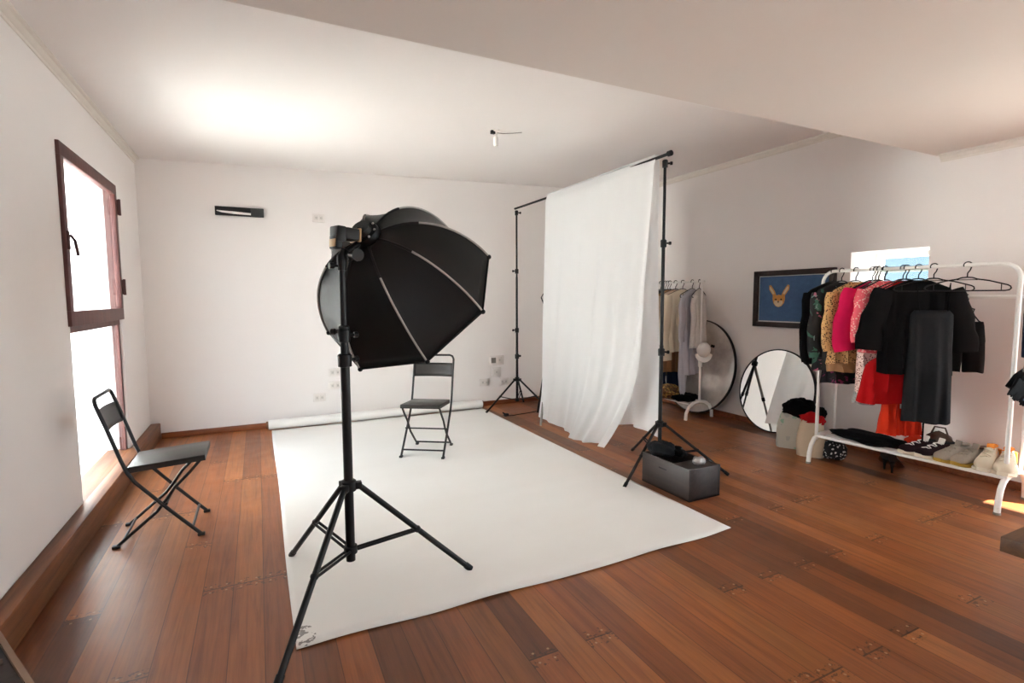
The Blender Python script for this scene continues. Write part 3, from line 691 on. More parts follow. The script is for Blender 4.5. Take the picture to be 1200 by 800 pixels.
# ------------------------------------------------------------------ clothes racks
R1O = Vector((3.98, 1.995, 0)); R1A = math.atan2(.08, 1.13); LR = .567
def r1(x, y, z=0):
    c, s = math.cos(R1A), math.sin(R1A); return Vector((R1O.x+x*c-y*s, R1O.y+x*s+y*c, z))
def ushape(x, zt, r, zb, L):
    return [(x, -L, zb), (x, -L, zt-r)] + arc((x, -L+r, zt-r), r, PI, PI/2, 6, (0, 1, 0), (0, 0, 1))[1:] + arc((x, L-r, zt-r), r, PI/2, 0, 6, (0, 1, 0), (0, 0, 1)) + [(x, L, zb)]
def make_rack(label, loc, rz):
    t = thing('clothes_rack', label, 'clothes rack', loc, rz)
    MB().tube(ushape(0, 1.497, .085, .18, LR), .0125, 14).build('front_frame', M['whitemetal'], t)
    MB().tube(ushape(.25, 1.30, .06, .2, LR), .0105, 12).build('rear_frame', M['whitemetal'], t)
    for s in (-1, 1):
        p = [(-.095, s*LR, 0), (-.088, s*LR, .08), (-.065, s*LR, .145), (-.025, s*LR, .19), (.05, s*LR, .212), (.14, s*LR, .217), (.22, s*LR, .208), (.30, s*LR, .175), (.345, s*LR, .11), (.36, s*LR, 0)]
        ft = MB().tube(p, .0165, 14).build('arched_foot', M['whitemetal'], t)
        for q in (p[0], p[-1]): MB().cyl(q, (q[0], q[1], .014), .019, 14).build('foot_cap', M['greymetal'], ft)
    for x, z in ((0, .205), (.25, .205)): MB().cyl((x, -LR, z), (x, LR, z), .0105, 12).build('shelf_rail', M['whitemetal'], t)
    for k in range(5): MB().cyl((.03+.048*k, -LR+.01, .209), (.03+.048*k, LR-.01, .209), .0035, 6).build('shelf_wire', M['whitemetal'], t)
    return t
make_rack('white metal clothes rack with shoe shelf, along the right wall below the small window', tuple(R1O), R1A)
# far rack: single posts on arched feet
R2X = 4.243
t2 = thing('clothes_rack', 'white clothes rack behind the hanging cloth, in front of the large mirror', 'clothes rack', (R2X, 4.64, 0))
for s in (-1, 1):
    MB().cyl((0, s*.57, .18), (0, s*.57, .80), .0125, 14).build('post', M['whitemetal'], t2)
    MB().cyl((0, s*.57, .62), (0, s*.57, 1.47), .0095, 14).build('upper_post', M['whitemetal'], t2)
    MB().lathe([(.014, .56), (.022, .565), (.022, .66), (.014, .665)], 14, Matrix.Translation((0, s*.57, 0))).build('sleeve_collar', M['whitemetal'], t2)
    p = [(-.19, s*.57, 0), (-.185, s*.57, .07), (-.15, s*.57, .135), (-.08, s*.57, .175), (0, s*.57, .186), (.08, s*.57, .175), (.15, s*.57, .135), (.185, s*.57, .07), (.19, s*.57, 0)]
    MB().tube(p, .0175, 14).build('arched_foot', M['whitemetal'], t2)
MB().cyl((0, -.60, 1.475), (0, .60, 1.475), .0115, 14).build('top_rail', M['whitemetal'], t2)
MB().cyl((0, -.57, .19), (0, .57, .19), .0105, 12).build('shelf_rail', M['whitemetal'], t2)
for s in (-.14, .14): MB().cyl((s, -.55, .165), (s, .55, .165), .008, 12).build('shelf_rail', M['whitemetal'], t2)

# ------------------------------------------------------------------ hangers and clothes
def hanger_parts(t, mat, W=.21, drop=.062, bar=True, wire=.0042, rr=.021, neck=.075):
    """local origin = centre of the rail the hook goes over"""
    hk = arc((0, 0, 0), rr, math.radians(205), 0, 12) + [Vector((.012, 0, -.03)), Vector((0, 0, -.05)), Vector((0, 0, -neck))]
    MB().tube(hk, wire*.85, 8).build('hook', M[mat], t)
    a = -neck
    sh = [(-W, 0, a-drop), (-W*.55, 0, a-drop*.45), (-.05, 0, a-.012), (-.025, 0, a-.002), (0, 0, a), (.025, 0, a-.002), (.05, 0, a-.012), (W*.55, 0, a-drop*.45), (W, 0, a-drop)]
    end = [(W+.012, 0, a-drop-.008), (W+.016, 0, a-drop-.02), (W+.008, 0, a-drop-.03), (W-.01, 0, a-drop-.034)]
    if bar: path = sh + end + [(-x, y, z) for x, y, z in reversed(end)]
    m = MB()
    if bar: m.tube(path, wire, 8, closed=True); m.cyl((-.05, 0, a-.016), (.05, 0, a-.016), wire*.6, 6); m.cyl((W-.03, 0, a-drop+.006), (W-.03, 0, a-drop-.034), wire*.6, 6); m.cyl((-W+.03, 0, a-drop+.006), (-W+.03, 0, a-drop-.034), wire*.6, 6)
    else: m.tube(sh, wire, 8)
    m.build('shoulders', M[mat], t)
def hanger(label, loc, rz, mat='blackplastic', grp=None, **kw):
    t = thing('clothes_hanger', label, 'hanger', loc, rz, grp); hanger_parts(t, mat, **kw); return t

def gbody(levels, folds=5, famp=.012, seed=0, n=56, pw=.75):
    """levels: (z, x centre, half width, half thickness); folds grow downwards"""
    zs = [l[0] for l in levels]; z0, z1 = zs[0], zs[-1]
    # resample
    out = []; steps = 26
    for i in range(steps+1):
        z = z0+(z1-z0)*(i/steps)
        for a, b in zip(levels[:-1], levels[1:]):
            if a[0] >= z >= b[0]-1e-9:
                f = (a[0]-z)/max(1e-9, a[0]-b[0]); f = f
                L = [p+(q-p)*f for p, q in zip(a, b)]; break
        ring = []; g = (i/steps)
        for k in range(n):
            a = 2*PI*k/n; c, s = math.cos(a), math.sin(a)
            x = L[1]+L[2]*math.copysign(abs(c)**pw, c); y = L[3]*math.copysign(abs(s)**pw, s)
            fo = famp*g**.7*(math.sin(x*folds*14+seed*2.1+.8*math.sin(z*5+seed)) + .6*math.sin(x*folds*27+seed*5+z*3))
            y += fo*min(1, abs(s)*1.6); x += .25*fo*c
            ring.append((x, y, z + .006*g*math.sin(a*3+seed)))
        out.append(ring)
    return MB().rings(out)
def sleeve(side, W, z0, length, r0, r1, out=.06, fwd=0.0, bend=.02, flat=(1, .62, 1)):
    pts = []; rad = []
    for i in range(10):
        f = i/9; pts.append((side*(W-.035+out*f+bend*math.sin(f*PI)), fwd*f+.008*math.sin(f*9+W*40), z0-length*f)); rad.append((r0+(r1-r0)*f)*(1+.07*math.sin(f*17+W*60)))
    return MB().tube(pts, rad, 16, flat)
def garment(name, label, cat, loc, rz, mat, levels, sleeves=None, grp=None, folds=5, famp=.016, seed=0, sleeve_mat=None, part='body', hem=None):
    t = thing(name, label, cat, loc, rz, grp)
    gbody(levels, folds, famp, seed).build(part, M[mat], t, 70)
    if sleeves:
        for s in (-1, 1): sleeve(s, **sleeves).build('sleeve', M[sleeve_mat or mat], t, 70)
    if hem: gbody(hem[1], folds, famp, seed+1).build('hem', M[hem[0]], t, 70)
    return t
def top(L, sw=.2, hw=.22, th=.035, bot=.045, z=-.085):
    return [(z, 0, .05, .012), (z-.012, 0, .075, .02), (z-.045, 0, sw*.8, th*.75), (z-.075, 0, sw, th*.9), (z-.16, 0, sw*.97, th), (z-.30, 0, hw*.93, th*1.05), (z-L, 0, hw, bot)]
RZ1 = 1.497
def onrail(d):  # distance from the far end of rack 1 along its rail
    p = r1(0, LR-d); return (p.x, p.y, RZ1)
def deg(a): return R1A + math.radians(a)

# near rack, from the far end to the near end
L_ = [
 (.075, -26, 'blackcloth', 'jacket', 'black long-sleeved jacket hanging at the far end of the shoe rack', 'jacket', top(.62, .2, .2, .03, .04), dict(W=.2, z0=-.17, length=.52, r0=.062, r1=.045, out=.02)),
 (.135, -25, 'flora', 'floral_blouse', 'dark blouse with green and pink floral print beside the black jacket', 'blouse', top(.66, .19, .2, .03, .05), dict(W=.195, z0=-.17, length=.48, r0=.065, r1=.055, out=.02)),
 (.235, -24, 'leopard', 'leopard_top', 'tan leopard print top hanging between floral and hot pink blouses', 'top', top(.60, .19, .2, .03, .045), dict(W=.195, z0=-.17, length=.42, r0=.06, r1=.055, out=.02)),
 (.365, -24, 'pink', 'pink_blouse', 'hot pink blouse with full sleeves on the shoe rack', 'blouse', top(.48, .18, .18, .035, .05), dict(W=.2, z0=-.15, length=.43, r0=.07, r1=.078, out=.05, bend=.035)),
 (.425, -22, 'coral', 'coral_blouse', 'coral printed blouse squeezed behind the hot pink blouse', 'blouse', top(.50, .17, .18, .03, .04), dict(W=.18, z0=-.15, length=.36, r0=.06, r1=.06, out=.03)),
 (.385, -14, 'pinkleo', 'spotted_dress', 'pink and white spotted dress with grey lace hem', 'dress', top(.80, .13, .15, .03, .05), None),
 (.535, -34, 'red', 'red_dress', 'bright red dress hanging below the black coat', 'dress', [(-.085, 0, .05, .012), (-.14, 0, .08, .02), (-.5, 0, .09, .03), (-.60, 0, .11, .03), (-.66, 0, .21, .045), (-.93, 0, .26, .06)], None),
]
for d, a, mat, nm, lab, cat, lv, sl in L_:
    p = onrail(d)
    hem = None
    if nm == 'leopard_top': hem = ('tan', [(-.675, 0, .2, .047), (-.72, 0, .19, .05), (-.745, 0, .185, .05)])
    if nm == 'spotted_dress': hem = ('greylace', [(-.875, 0, .15, .052), (-.955, 0, .155, .056)])
    garment(nm, lab, cat, p, deg(a), mat, lv, sl, None, 5, .015, d*10, hem=hem)
    hanger('black hanger holding the ' + {'jacket': 'long-sleeved black jacket', 'floral_blouse': 'dark floral blouse', 'leopard_top': 'leopard print top', 'pink_blouse': 'hot pink blouse', 'coral_blouse': 'coral printed blouse', 'spotted_dress': 'pink and white spotted dress', 'red_dress': 'bright red dress'}[nm], p, deg(a), grp='hangers on the shoe rack', W=.17)
# magenta floral skirt under the jacket
p = r1(.01, LR-.17, 1.497)
garment('floral_skirt', 'black and magenta floral skirt showing under the floral blouse', 'skirt', tuple(p), deg(-25), 'flora2', [(-.62, 0, .13, .02), (-.72, 0, .16, .035), (-.84, 0, .17, .05)], None, seed=3)
# orange ruffled trousers
p = r1(.06, LR-.54, 1.497)
t = thing('ruffled_trousers', 'orange-red ruffled trousers hanging low under the red dress', 'trousers', tuple(p), deg(-38))
for s in (-1, 1): gbody([(-.55, s*.05, .055, .03), (-.75, s*.055, .055, .04), (-1.0, s*.06, .06, .045), (-1.16, s*.065, .075, .05)], 9, .014, 4+s).build('trouser_leg', M['orange'], t, 70)
MB().box((-.03, -.05, -.97), (-.005, -.044, -.92), bev=.002).build('tag', M['tagwhite'], t)
# black coat with wide sleeves
p = onrail(.625)
garment('black_coat', 'large black coat facing the room in the middle of the shoe rack', 'coat', p, deg(-48), 'blackcloth', top(.63, .2, .215, .05, .06), dict(W=.215, z0=-.16, length=.40, r0=.075, r1=.085, out=.09, bend=.02), seed=5)
hanger('black hanger holding the large black coat', p, deg(-48), grp='hangers on the shoe rack', W=.17)
for d, lab in ((.345, 'black hanger hook between the hot pink and coral blouses'), (.42, 'black hanger hook between the coral blouse and spotted dress'), (.555, 'black hanger hook just left of the black coat')):
    hanger(lab, onrail(d), deg(-30), grp='hangers on the shoe rack', W=.15)
# charcoal camisole dress on its own hanger
p = onrail(.71); rz = deg(-52)
t = thing('camisole_dress', 'long charcoal slip dress with thin straps hanging in front of the black coat', 'dress', p, rz)
gbody([(-.285, 0, .095, .03), (-.31, 0, .115, .045), (-.38, 0, .118, .05), (-.55, 0, .12, .05), (-.8, 0, .128, .055), (-1.03, 0, .135, .06)], 4, .014, 2).build('body', M['darkgrey'], t, 70)
for s in (-1, 1): MB().tube([(s*.075, -.035, -.29), (s*.085, -.028, -.2), (s*.09, -.006, -.108), (s*.085, .02, -.2), (s*.08, .028, -.29)], .0028, 6).build('strap', M['blackcloth'], t)
hanger('dark wide hanger carrying the charcoal slip dress', p, rz, 'blackplastic', 'hangers on the shoe rack', W=.20, drop=.05)
hanger('empty black hanger at the near end of the shoe rack', onrail(.885), deg(-58), 'blackplastic', None, W=.195, drop=.05)
# small hanger with black shorts on the lower rail
p = r1(.25, LR-.80, 1.30)
p = Vector((4.13, 1.82, 1.30)) if False else p
hanger('small black hanger on the lower rear rail holding the black shorts', tuple(p), deg(-55), 'blackplastic', None, W=.075, drop=.09, rr=.017, neck=.07)
t = thing('black_shorts', 'black shorts with white tag hanging from the small hanger', 'shorts', tuple(p), deg(-55))
gbody([(-.165, 0, .1, .02), (-.19, 0, .105, .03), (-.30, 0, .115, .04)], 3, .006, 1).build('waist', M['blackcloth'], t, 70)
for s in (-1, 1): gbody([(-.28, s*.055, .058, .035), (-.42, s*.06, .058, .04), (-.50, s*.062, .055, .04)], 3, .006, s).build('shorts_leg', M['blackcloth'], t, 70)
MB().box((-.095, -.043, -.27), (-.07, -.039, -.175), bev=.001).build('tag', M['tagwhite'], t)
m = MB().tube([(-.105, -.04, -.12), (-.115, -.04, -.05), (-.09, -.03, .02)], .009, 8, (1, .4, 1)); 
m.build('belt', M['blackcloth'], t)
# thin black strap that hangs to the shelf
m = MB(); q = r1(.10, LR-.665); m.tube([(q.x, q.y, 1.30), (q.x+.004, q.y, .9), (q.x-.003, q.y, .55), (q.x, q.y, .232)], .006, 8)
tag(m.build('belt', M['blackcloth']), 'thin black belt hanging down behind the charcoal slip dress', 'belt')

# far rack clothes
Z2 = 1.475
F_ = [
 (4.70, 'bluegrey', 'long_dress', 'blue-grey long dress nearest the white cloth on the far rack', 'dress', top(1.0, .19, .22, .04, .06), None),
 (4.62, 'olive', 'olive_coat', 'olive grey coat behind the near backdrop stand pole on the far rack', 'coat', top(.98, .19, .2, .04, .05), None),
 (4.55, 'tan', 'tan_coat', 'tan coat showing below the beige blouse on the far rack', 'coat', top(.94, .17, .19, .035, .05), None),
 (4.46, 'peach', 'beige_blouse', 'plain beige blouse hanging at left of the cream shirt', 'blouse', top(.70, .2, .21, .035, .05), dict(W=.2, z0=-.16, length=.5, r0=.065, r1=.05, out=.02)),
 (4.35, 'cream', 'cream_shirt', 'cream shirt with wide cuffs in the middle of the far rack', 'shirt', top(.68, .2, .22, .035, .06), dict(W=.2, z0=-.15, length=.72, r0=.062, r1=.085, out=.04, bend=.03)),
 (4.21, 'lavender', 'lavender_shirt', 'lavender grey shirt hanging between the cream shirt and the lace blouse', 'shirt', top(.92, .15, .14, .035, .05), dict(W=.155, z0=-.15, length=.5, r0=.05, r1=.045, out=.01)),
 (4.11, 'whitelace', 'lace_blouse', 'white lace blouse at the near end of the far rack', 'blouse', top(.62, .13, .14, .03, .045), dict(W=.14, z0=-.15, length=.4, r0=.045, r1=.04, out=.01)),
]
for y, mat, nm, lab, cat, lv, sl in F_:
    a = math.radians({'lace_blouse': 22, 'lavender_shirt': 4}.get(nm, -14))
    garment(nm, lab, cat, (R2X, y, Z2), a, mat, lv, sl, None, 5, .016, y*7)
    hanger('dark hanger holding the ' + {'long_dress': 'blue-grey long dress', 'olive_coat': 'olive grey coat', 'tan_coat': 'tan coat', 'beige_blouse': 'beige blouse', 'cream_shirt': 'cream shirt', 'lavender_shirt': 'lavender grey shirt', 'lace_blouse': 'white lace blouse'}[nm], (R2X, y, Z2), a, 'blackplastic', 'hangers on the far rack', W=.17)
t = thing('navy_jeans', 'dark navy jeans hanging lowest on the far rack', 'jeans', (R2X, 4.585, Z2), math.radians(-12))
for s in (-1, 1): gbody([(-.8, s*.09, .085, .035), (-1.1, s*.1, .085, .035), (-1.27, s*.1, .085, .035)], 3, .006, s+6).build('trouser_leg', M['navy'], t, 70)
MB().box((-.12, -.012, -.82), (.12, .012, -.135)).build('waistband', M['navy'], t)
hanger('dark hanger holding the navy jeans', (R2X, 4.585, Z2), math.radians(-12), 'blackplastic', 'hangers on the far rack', W=.17)
t = thing('pale_scarf', 'pale scarf trailing below the lavender grey shirt', 'scarf', (R2X-.11, 4.21, Z2-.70), math.radians(-12))
gbody([(.25, 0, .045, .02), (0, 0, .045, .022), (-.3, 0, .05, .03), (-.5, 0, .03, .02), (-.52, 0, .015, .015)], 5, .008, 2).build('body', M['lavender'], t, 70)
# white cap on the near post of the far rack
cp = thing('baseball_cap', 'white cap with a dark logo patch hung on the near post of the far rack', 'cap', (R2X-.01, 4.04, .80), 0)
Cm = Matrix.Rotation(math.radians(-38), 4, 'Z') @ Matrix.Rotation(math.radians(72), 4, 'X') @ Matrix.Diagonal((.8, .92, .8, 1))
prof = [(.005, .1), (.03, .098), (.058, .085), (.077, .06), (.087, .03), (.09, 0), (.086, .0), (.083, .028), (.073, .056), (.054, .08), (.028, .092), (.004, .094)]
MB().lathe(prof, 28, Matrix.Translation((0, -.02, -.05)) @ Cm).build('crown', M['whiteplastic'], cp)
def brim(u, v):
    a = PI*(.15+.7*u); r = .086+.062*v*math.sin(a)**.7
    return Matrix.Translation((0, -.02, -.05)) @ Cm @ Vector((r*math.cos(a), -r*math.sin(a), -.002-.012*v*(1-abs(2*u-1))))
MB().grid(brim, 18, 5).build('brim', M['whiteplastic'], cp, solid=.004)
MB().box((-.02, -.006, -.014), (.02, .006, .014), Matrix.Translation((.035, -.112, -.005)) @ Matrix.Rotation(math.radians(-20), 4, 'Z') @ Matrix.Rotation(math.radians(15), 4, 'Y'), bev=.003).build('logo_patch', M['darkgap'], cp)
# pile on the lower rails of the far rack
tag(blob('bundled_clothes', (4.14, 4.42, .245), (.15, .17, .085), 3.3, .3, M['leopard2']), 'brown and mustard patterned bundle low on the far rack', 'clothes bundle')
tag(blob('folded_shawl', (4.19, 4.22, .21), (.15, .12, .045), 6.1, .3, M['blackcloth']), 'black cloth heap low on the far rack beside the patterned bundle', 'clothes heap')

# ------------------------------------------------------------------ bags by the shoe rack
def sack(name, label, cat, loc, rz, w, d, h, mat, seed, top_pull=.75, handles=True):
    t = thing(name, label, cat, loc, rz)
    rings = []; n = 40
    for i in range(15):
        f = i/14; z = h*f
        sw = w*(1.0+.08*math.sin(f*PI))*(1-(1-top_pull)*f**2); sd = d*(1+.25*math.sin(f*PI))*(1-.25*f)
        ring = []
        for k in range(n):
            a = 2*PI*k/n; c, s = math.cos(a), math.sin(a)
            x = sw*math.copysign(abs(c)**.5, c); y = sd*math.copysign(abs(s)**.5, s)
            nz = noise.noise(Vector((x*7+seed, y*7, z*7)))*.028 + noise.noise(Vector((x*18+seed, y*18, z*18)))*.012
            ring.append((x*(1+nz*2), y*(1+nz*3)-.07*f*f*0, z+.014*noise.noise(Vector((c*2+seed, s*2, 1)))*f*2))
        rings.append(ring)
    m = MB(); m.rings(rings, cap=False)
    m.bm.faces.new([v for v in m.bm.verts][:n][::-1])
    m.build('sack', M[mat], t, 60, solid=.003)
    return t
t = sack('tote_bag', 'white and green printed tote bag full of black clothes in front of the bright mirror', 'bag', (4.16, 2.90, 0), math.radians(-58), .135, .085, .30, 'tote', 1.7)
blob('clothes_filling', (.03, 0, .335), (.13, .085, .095), 4.4, .25, M['blackcloth'], 1, t)
t = sack('paper_bag', 'beige paper bag with red cloth spilling out at the foot of the shoe rack', 'bag', (4.07, 2.69, 0), math.radians(-58), .10, .085, .29, 'kraft', 5.2)
blob('red_cloth', (.01, 0, .30), (.09, .07, .055), 1.4, .35, M['red'], 1, t); MB().tube([(-.06, -.05, .28), (-.075, -.06, .2), (-.07, -.06, .1)], .008, 8, (1, 1, 1)).build('strap', M['blackcloth'], t)
blob('black_cloth', (.06, .03, .35), (.04, .05, .05), 7.7, .3, M['blackcloth'], 1, t)
tag(blob('printed_pouch', (4.13, 2.53, .075), (.10, .085, .085), 9.2, .22, M['bwprint']), 'black and white printed pouch on the floor under the shelf end', 'pouch')
# high heels under the shelf
def heel(label, loc, rz):
    t = thing('heeled_shoe', label, 'shoe', loc, rz)
    rings = []
    for i in range(14):
        f = i/13; x = .19*f; w = .028+.014*math.sin(f*PI*.9)+.006*f; zb = .075*(1-f)**1.6+.003; hh = .05*(1-f)+.022
        rings.append([(x-.09, w*math.cos(2*PI*k/14), zb+hh*(.5+.5*math.sin(2*PI*k/14))) for k in range(14)])
    MB().rings(rings).build('upper', M['shoeblack'], t)
    MB().tube([(-.083, 0, .08), (-.088, 0, .03), (-.086, 0, 0)], [.018, .008, .007], 10).build('heel', M['shoeblack'], t)
heel('black high-heeled shoe on the floor under the shelf, nearer the maroon sneakers', (4.26, 2.15, 0), math.radians(15))
heel('black high-heeled shoe on the floor under the shelf, just behind the other heel', (4.30, 2.24, 0), math.radians(25))

# ------------------------------------------------------------------ shoes and clothes on the shelf
SH = .217
def sneaker(label, loc, rz, up, so, mid=None, lining='darkgap', laces='lace', high=1.0, wide=1.0):
    t = thing('sneaker', label, 'shoe', loc, rz); t.scale = (1.1, 1.1, 1.1)
    def hw(f): return wide*(.030+.020*math.sin(min(1, f*1.05)*PI*.62)**1.1 if f < .85 else .030+.020*math.sin(.85*1.05*PI*.62)**1.1 - (f-.85)/.15*.020)
    def ring_s(f, z0, z1, g):
        x = -.13+.265*f; w = (hw(f)+g)
        n = 24; r = []
        for k in range(n):
            a = 2*PI*k/n; c, s = math.cos(a), math.sin(a)
            r.append((x, w*math.copysign(abs(c)**.6, c), (z0+z1)/2+(z1-z0)/2*math.copysign(abs(s)**.45, s)))
        return r
    rs = []
    for i in range(19):
        f = i/18; e = 1 if .06 < f < .94 else .55
        rs.append(ring_s(f, .0+.010*max(0, (f-.75)/.25)**2, .03-.006*f+.006*max(0, (f-.85)/.15), .004 if e == 1 else -.006))
    MB().rings(rs).build('sole', M[so], t, 50)
    ru = []
    for i in range(19):
        f = .03+.94*i/18; top_ = high*(.092-.012*math.sin(f*PI*2)*(f < .45)) if f < .42 else high*(.092*(1-((f-.42)/.58)**.9)+.046*((f-.42)/.58)**.9)
        if f > .9: top_ -= (f-.9)*.14
        x = -.13+.265*f; w = hw(f)*(.97 if .05 < f < .95 else .72); n = 24; r = []
        for k in range(n):
            a = 2*PI*k/n; c, s = math.cos(a), math.sin(a); zz = .02+(top_-.02)*(.5+.5*math.copysign(abs(s)**.7, s))
            ww = w*(1-.38*max(0, (zz-.04)/.06))
            r.append((x, ww*math.copysign(abs(c)**.7, c), zz))
        ru.append(r)
    MB().rings(ru).build('upper', M[up], t, 60)
    MB().lathe([(.001, .003), (.03, .003), (.034, -.002), (.03, -.006)], 20, Matrix.Translation((-.072, 0, .091*high)) @ Matrix.Diagonal((1.45, .72, 1, 1))).build('opening', M[lining], t)
    MB().box((-.01, -.017, .0), (.004, .017, .06), Matrix.Translation((-.012, 0, .062*high)) @ Matrix.Rotation(math.radians(-22), 4, 'Y'), bev=.004).build('tongue', M[laces if mid is None else mid], t)
    for i in range(5):
        f = .48+.075*i; z = high*(.092*(1-((f-.42)/.58)**.9)+.046*((f-.42)/.58)**.9)+.003; x = -.13+.265*f; s = 1 if i % 2 else -1
        MB().tube([(x-.008*s, -.021, z-.006), (x, 0, z+.002), (x+.008*s, .021, z-.006)], .0035, 6).build('lace', M[laces], t)
    if mid:
        MB().box((-.128, -.034, .03), (-.10, .034, .075*high), bev=.008).build('heel_patch', M[mid], t)
    return t
q = r1(.11, LR-.70)
for d, lab, up, so, mid, lining, lc, rz in (
  (.66, 'dark maroon sneaker with white laces, farther one of its pair', 'darkup', 'sole', None, 'darkgap', 'lace', 152),
  (.75, 'dark maroon sneaker with white laces, nearer one of its pair', 'darkup', 'sole', None, 'darkgap', 'lace', 158),
  (.845, 'grey and mustard sneaker right beside the maroon pair', 'greyup', 'yellow', None, 'greyup', 'greyup', 165),
  (.935, 'grey and mustard sneaker right beside the orange-lined pair', 'greyup', 'yellow', None, 'brown', 'greyup', 165),
  (1.02, 'cream sneaker with orange lining, second shoe from the near end', 'cream2', 'sole', 'orangeup', 'orangeup', 'cream2', 186),
  (1.105, 'cream sneaker with orange lining, at the near end of the shelf', 'cream2', 'sole', 'orangeup', 'orangeup', 'cream2', 190)):
    pz = r1(.10, LR-d); sneaker(lab, (pz.x, pz.y, SH), R1A+math.radians(rz), up, so, mid, lining, lc, {'darkup': 1.0, 'greyup': 1.1}.get(up, 1.35), 1.0)
pz = r1(.13, LR-.33)
tag(blob('black_garment', (pz.x, pz.y, SH+.028), (.12, .28, .04), 11.3, .3, M['blackcloth']), 'long heap of folded black clothes on the far half of the shoe shelf', 'clothes heap')
pz = r1(.21, LR-.72)
t = thing('leather_bag', 'small brown leather bag standing behind the maroon sneakers', 'bag', (pz.x, pz.y, SH), R1A)
blob('bag_body', (0, 0, .075), (.05, .085, .08), 12.2, .15, M['brown'], 1, t); MB().tube([(0, -.05, .13), (0, -.03, .185), (0, .03, .185), (0, .05, .13)], .006, 8).build('bag_handle', M['brown'], t)
pz = r1(.20, LR-.60)
tag(blob('red_shoe_bag', (pz.x, pz.y, SH+.045), (.06, .075, .055), 13.7, .25, M['orange']), 'small heap of red-orange cloth behind the maroon sneakers', 'cloth')

# ------------------------------------------------------------------ objects cut by the frame
# near rack on the right edge, mostly out of view, with the hanging pieces that reach into the picture
t3 = thing('clothes_rack', 'white rack beyond the right edge holding the navy jacket and fringed bag', 'clothes rack', (3.62, .62, 0), 0)
MB().cyl((0, -.36, 1.56), (0, .64, 1.56), .0115, 12).build('top_rail', M['whitemetal'], t3)
MB().tube(ushape(0, 1.55, .06, .03, .30), .0125, 12).build('frame', M['whitemetal'], t3)
for s in (-1, 1): MB().tube([(-.2, s*.30, .015), (0, s*.30, .03), (.2, s*.30, .015)], .014, 12).build('foot', M['whitemetal'], t3)
garment('navy_jacket', 'dark navy jacket at the right edge of the picture', 'jacket', (3.62, 1.17, 1.56), 0, 'navy', [(-.1, -.08, .05, .012), (-.14, -.1, .10, .03), (-.32, -.09, .095, .035), (-.57, -.06, .085, .035)], None, seed=8)
hanger('dark hanger holding the navy jacket at the right edge', (3.62, 1.17, 1.56), 0, 'blackplastic', None, W=.12)
t = thing('fringed_bag', 'black fringed bag hanging at the right edge of the picture', 'bag', (3.585, 1.25, .835), 0)
MB().tube([(.04, 0, .06), (.035, -.04, .4), (.035, -.08, .737)], .004, 6).build('strap', M['greymetal'], t)
MB().prism([(-.10, .0), (.06, -.055), (.12, -.04), (.12, .09), (-.01, .055)], -.02, .02).build('body', M['blackcloth'], t)
for k in range(10):
    f = k/9; x0 = -.10+.14*f; z0 = .02-.07*f
    MB().tube([(x0+.03, -.022, z0+.02), (x0-.02, -.026, z0-.012), (x0-.085+.03*f+.006*math.sin(k*3), -.026, z0-.05-.006*math.sin(k*5))], [.011, .011, .005], 6).build('fringe', M['blackcloth'], t)
t = thing('denim_shorts', 'light blue denim piece just below the fringed bag at the right edge', 'shorts', (3.67, 1.22, .83), 0)
gbody([(.06, 0, .08, .02), (.0, 0, .10, .03), (-.065, 0, .11, .035)], 3, .006, 1).build('body', M['denim'], t, 70)
MB().tube([(0, 0, .05), (-.01, -.004, .4), (-.05, -.02, .73)], .004, 6).build('hanging_loop', M['blackcloth'], t)
# brown table corner bottom right
tb = thing('low_table', 'thick brown wooden table corner at the lower right edge', 'table', (2.83, .37, 0))
MB().box((-.487, -.465, .395), (.60, .465, .45), bev=.003).build('table_top', M['tabletop'], tb)
for sx in (-.36, .48):
    for s in (-.34, .34): MB().box((sx-.03, s-.03, 0), (sx+.03, s+.03, .395), bev=.003).build('leg', M['tabletop'], tb)
# framed panel corner bottom left
tl = thing('framed_panel_table', 'dark-panelled low table with pale wood edging in the lower left corner', 'table', (-.625, 1.315, 0), math.atan2(-.289, .156))
ya, yb, xa, xb = -.05, .190, -.40, .36
m = MB(); m.box((xa, yb-.012, .425), (xb, yb, .452)); m.box((xa, ya, .425), (xa+.012, yb, .452)); m.box((xb-.012, ya, .425), (xb, yb, .452)); m.box((xa, ya, .425), (xb, ya+.012, .452))
m.build('edging', plain('pale_wood_edging', '#8f7560', .6), tl)
MB().box((-.006, -.0, 0), (.006, .20, .012), Matrix.Translation((-.10, -.0, .441)) @ Matrix.Rotation(math.radians(35), 4, 'Z')).build('cross_strip', plain('pale_wood_strip', '#7b6352', .6), tl)
MB().box((xa+.012, ya+.012, .43), (xb-.012, yb-.012, .442)).build('panel', M['boxwood'], tl)
for sx in (-.33, .32):
    for sy in (-.02, .16): MB().box((sx-.018, sy-.018, 0), (sx+.018, sy+.018, .425)).build('leg', M['boxwood'], tl)

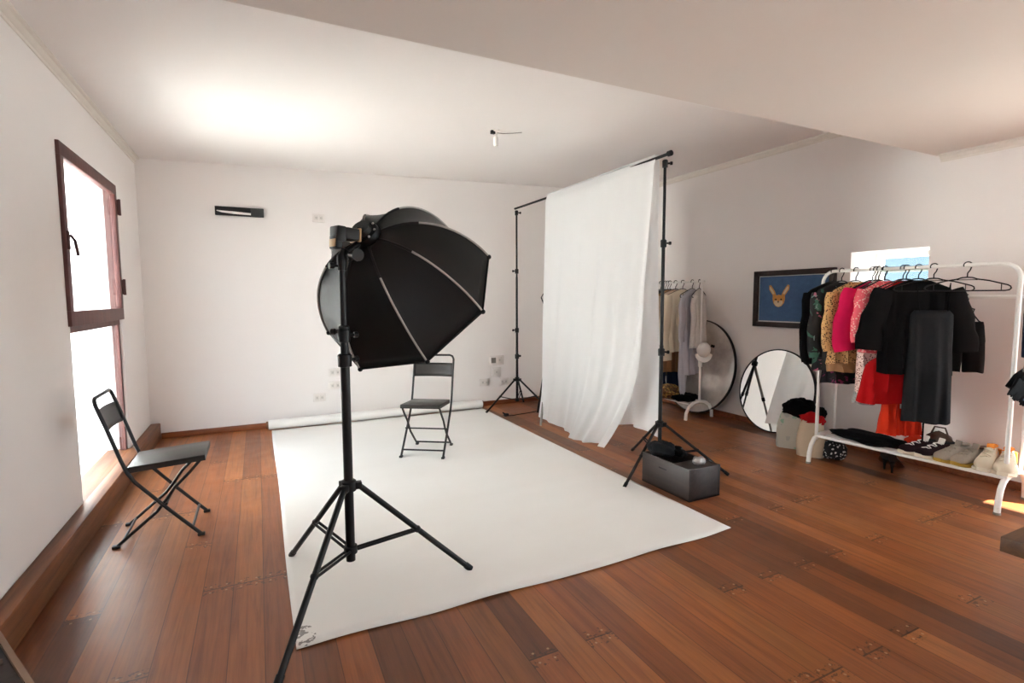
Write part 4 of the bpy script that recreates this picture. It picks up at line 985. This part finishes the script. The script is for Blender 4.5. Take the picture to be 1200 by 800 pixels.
# ------------------------------------------------------------------ light
w = bpy.data.worlds.new('sky'); SC.world = w; w.use_nodes = True
nt = w.node_tree; nt.nodes.clear()
o = nt.nodes.new('ShaderNodeOutputWorld'); bgn = nt.nodes.new('ShaderNodeBackground'); tc = nt.nodes.new('ShaderNodeTexCoord'); sp = nt.nodes.new('ShaderNodeSeparateXYZ'); cr = nt.nodes.new('ShaderNodeValToRGB')
cr.color_ramp.elements[0].position = 0; cr.color_ramp.elements[0].color = (.82, .91, 1, 1); cr.color_ramp.elements[1].position = .8; cr.color_ramp.elements[1].color = (.72, .85, 1, 1)
nt.links.new(tc.outputs['Generated'], sp.inputs[0]); nt.links.new(sp.outputs[2], cr.inputs[0]); nt.links.new(cr.outputs[0], bgn.inputs[0]); nt.links.new(bgn.outputs[0], o.inputs[0])
bgn.inputs[1].default_value = 3.7
sd = bpy.data.lights.new('sun', 'SUN'); sd.energy = 34; sd.angle = .009; sd.color = (.98, .99, 1)
so = bpy.data.objects.new('sun', sd); COL.objects.link(so)
so.rotation_euler = Vector((-.34, .50, -.80)).to_track_quat('-Z', 'Y').to_euler()
def portal(loc, rot, sx, sy):
    d = bpy.data.lights.new('window_portal', 'AREA'); d.shape = 'RECTANGLE'; d.size = sx; d.size_y = sy; d.cycles.is_portal = True
    o = bpy.data.objects.new('window_portal', d); COL.objects.link(o); o.location = loc; o.rotation_euler = rot
portal((XL-.24, (W0+W1)/2, (.12+WZ)/2), (0, -PI/2, 0), WZ-.12, W1-W0)
portal((XR+T, (V0+V1)/2, (VZ0+VZ1)/2), (0, PI/2, 0), VZ1-VZ0, V1-V0)
portal((XL-.24, (Q0+Q1)/2, (QZ0+QZ1)/2), (0, -PI/2, 0), QZ1-QZ0, Q1-Q0)
portal((XR+T, (D0+D1)/2, DZ/2), (0, PI/2, 0), DZ, D1-D0)
portal(((R0+R1)/2, YF-.25, (RZ0+RZ1)/2), (PI/2, 0, 0), R1-R0, RZ1-RZ0)

# ------------------------------------------------------------------ camera
cd = bpy.data.cameras.new('camera'); co = bpy.data.objects.new('camera', cd); COL.objects.link(co)
cd.sensor_width = 36; cd.lens = 606.79*36/1200; cd.clip_start = .02
yaw, pit, rol = math.radians(26.10), math.radians(4.728), math.radians(-.235)
co.location = (0, 0, 1.3)
fwd = Vector((math.sin(yaw)*math.cos(pit), math.cos(yaw)*math.cos(pit), -math.sin(pit)))
r_ = Vector((math.cos(yaw), -math.sin(yaw), 0)); u_ = r_.cross(fwd)
rx = r_*math.cos(rol)+u_*math.sin(rol); ry = -r_*math.sin(rol)+u_*math.cos(rol)
co.matrix_world = Matrix(((rx.x, ry.x, -fwd.x, 0), (rx.y, ry.y, -fwd.y, 0), (rx.z, ry.z, -fwd.z, 1.3), (0, 0, 0, 1)))
SC.camera = co
vs_ = SC.view_settings; SC.display_settings.display_device = 'sRGB'
vs_.view_transform = 'Standard'; vs_.look = 'None'; vs_.exposure = 1.6; vs_.gamma = 1; vs_.use_curve_mapping = False
SC.cycles.use_denoising = True
SC.cycles.max_bounces = 14; SC.cycles.diffuse_bounces = 10; SC.cycles.transparent_max_bounces = 16
SC.cycles.sample_clamp_indirect = 12
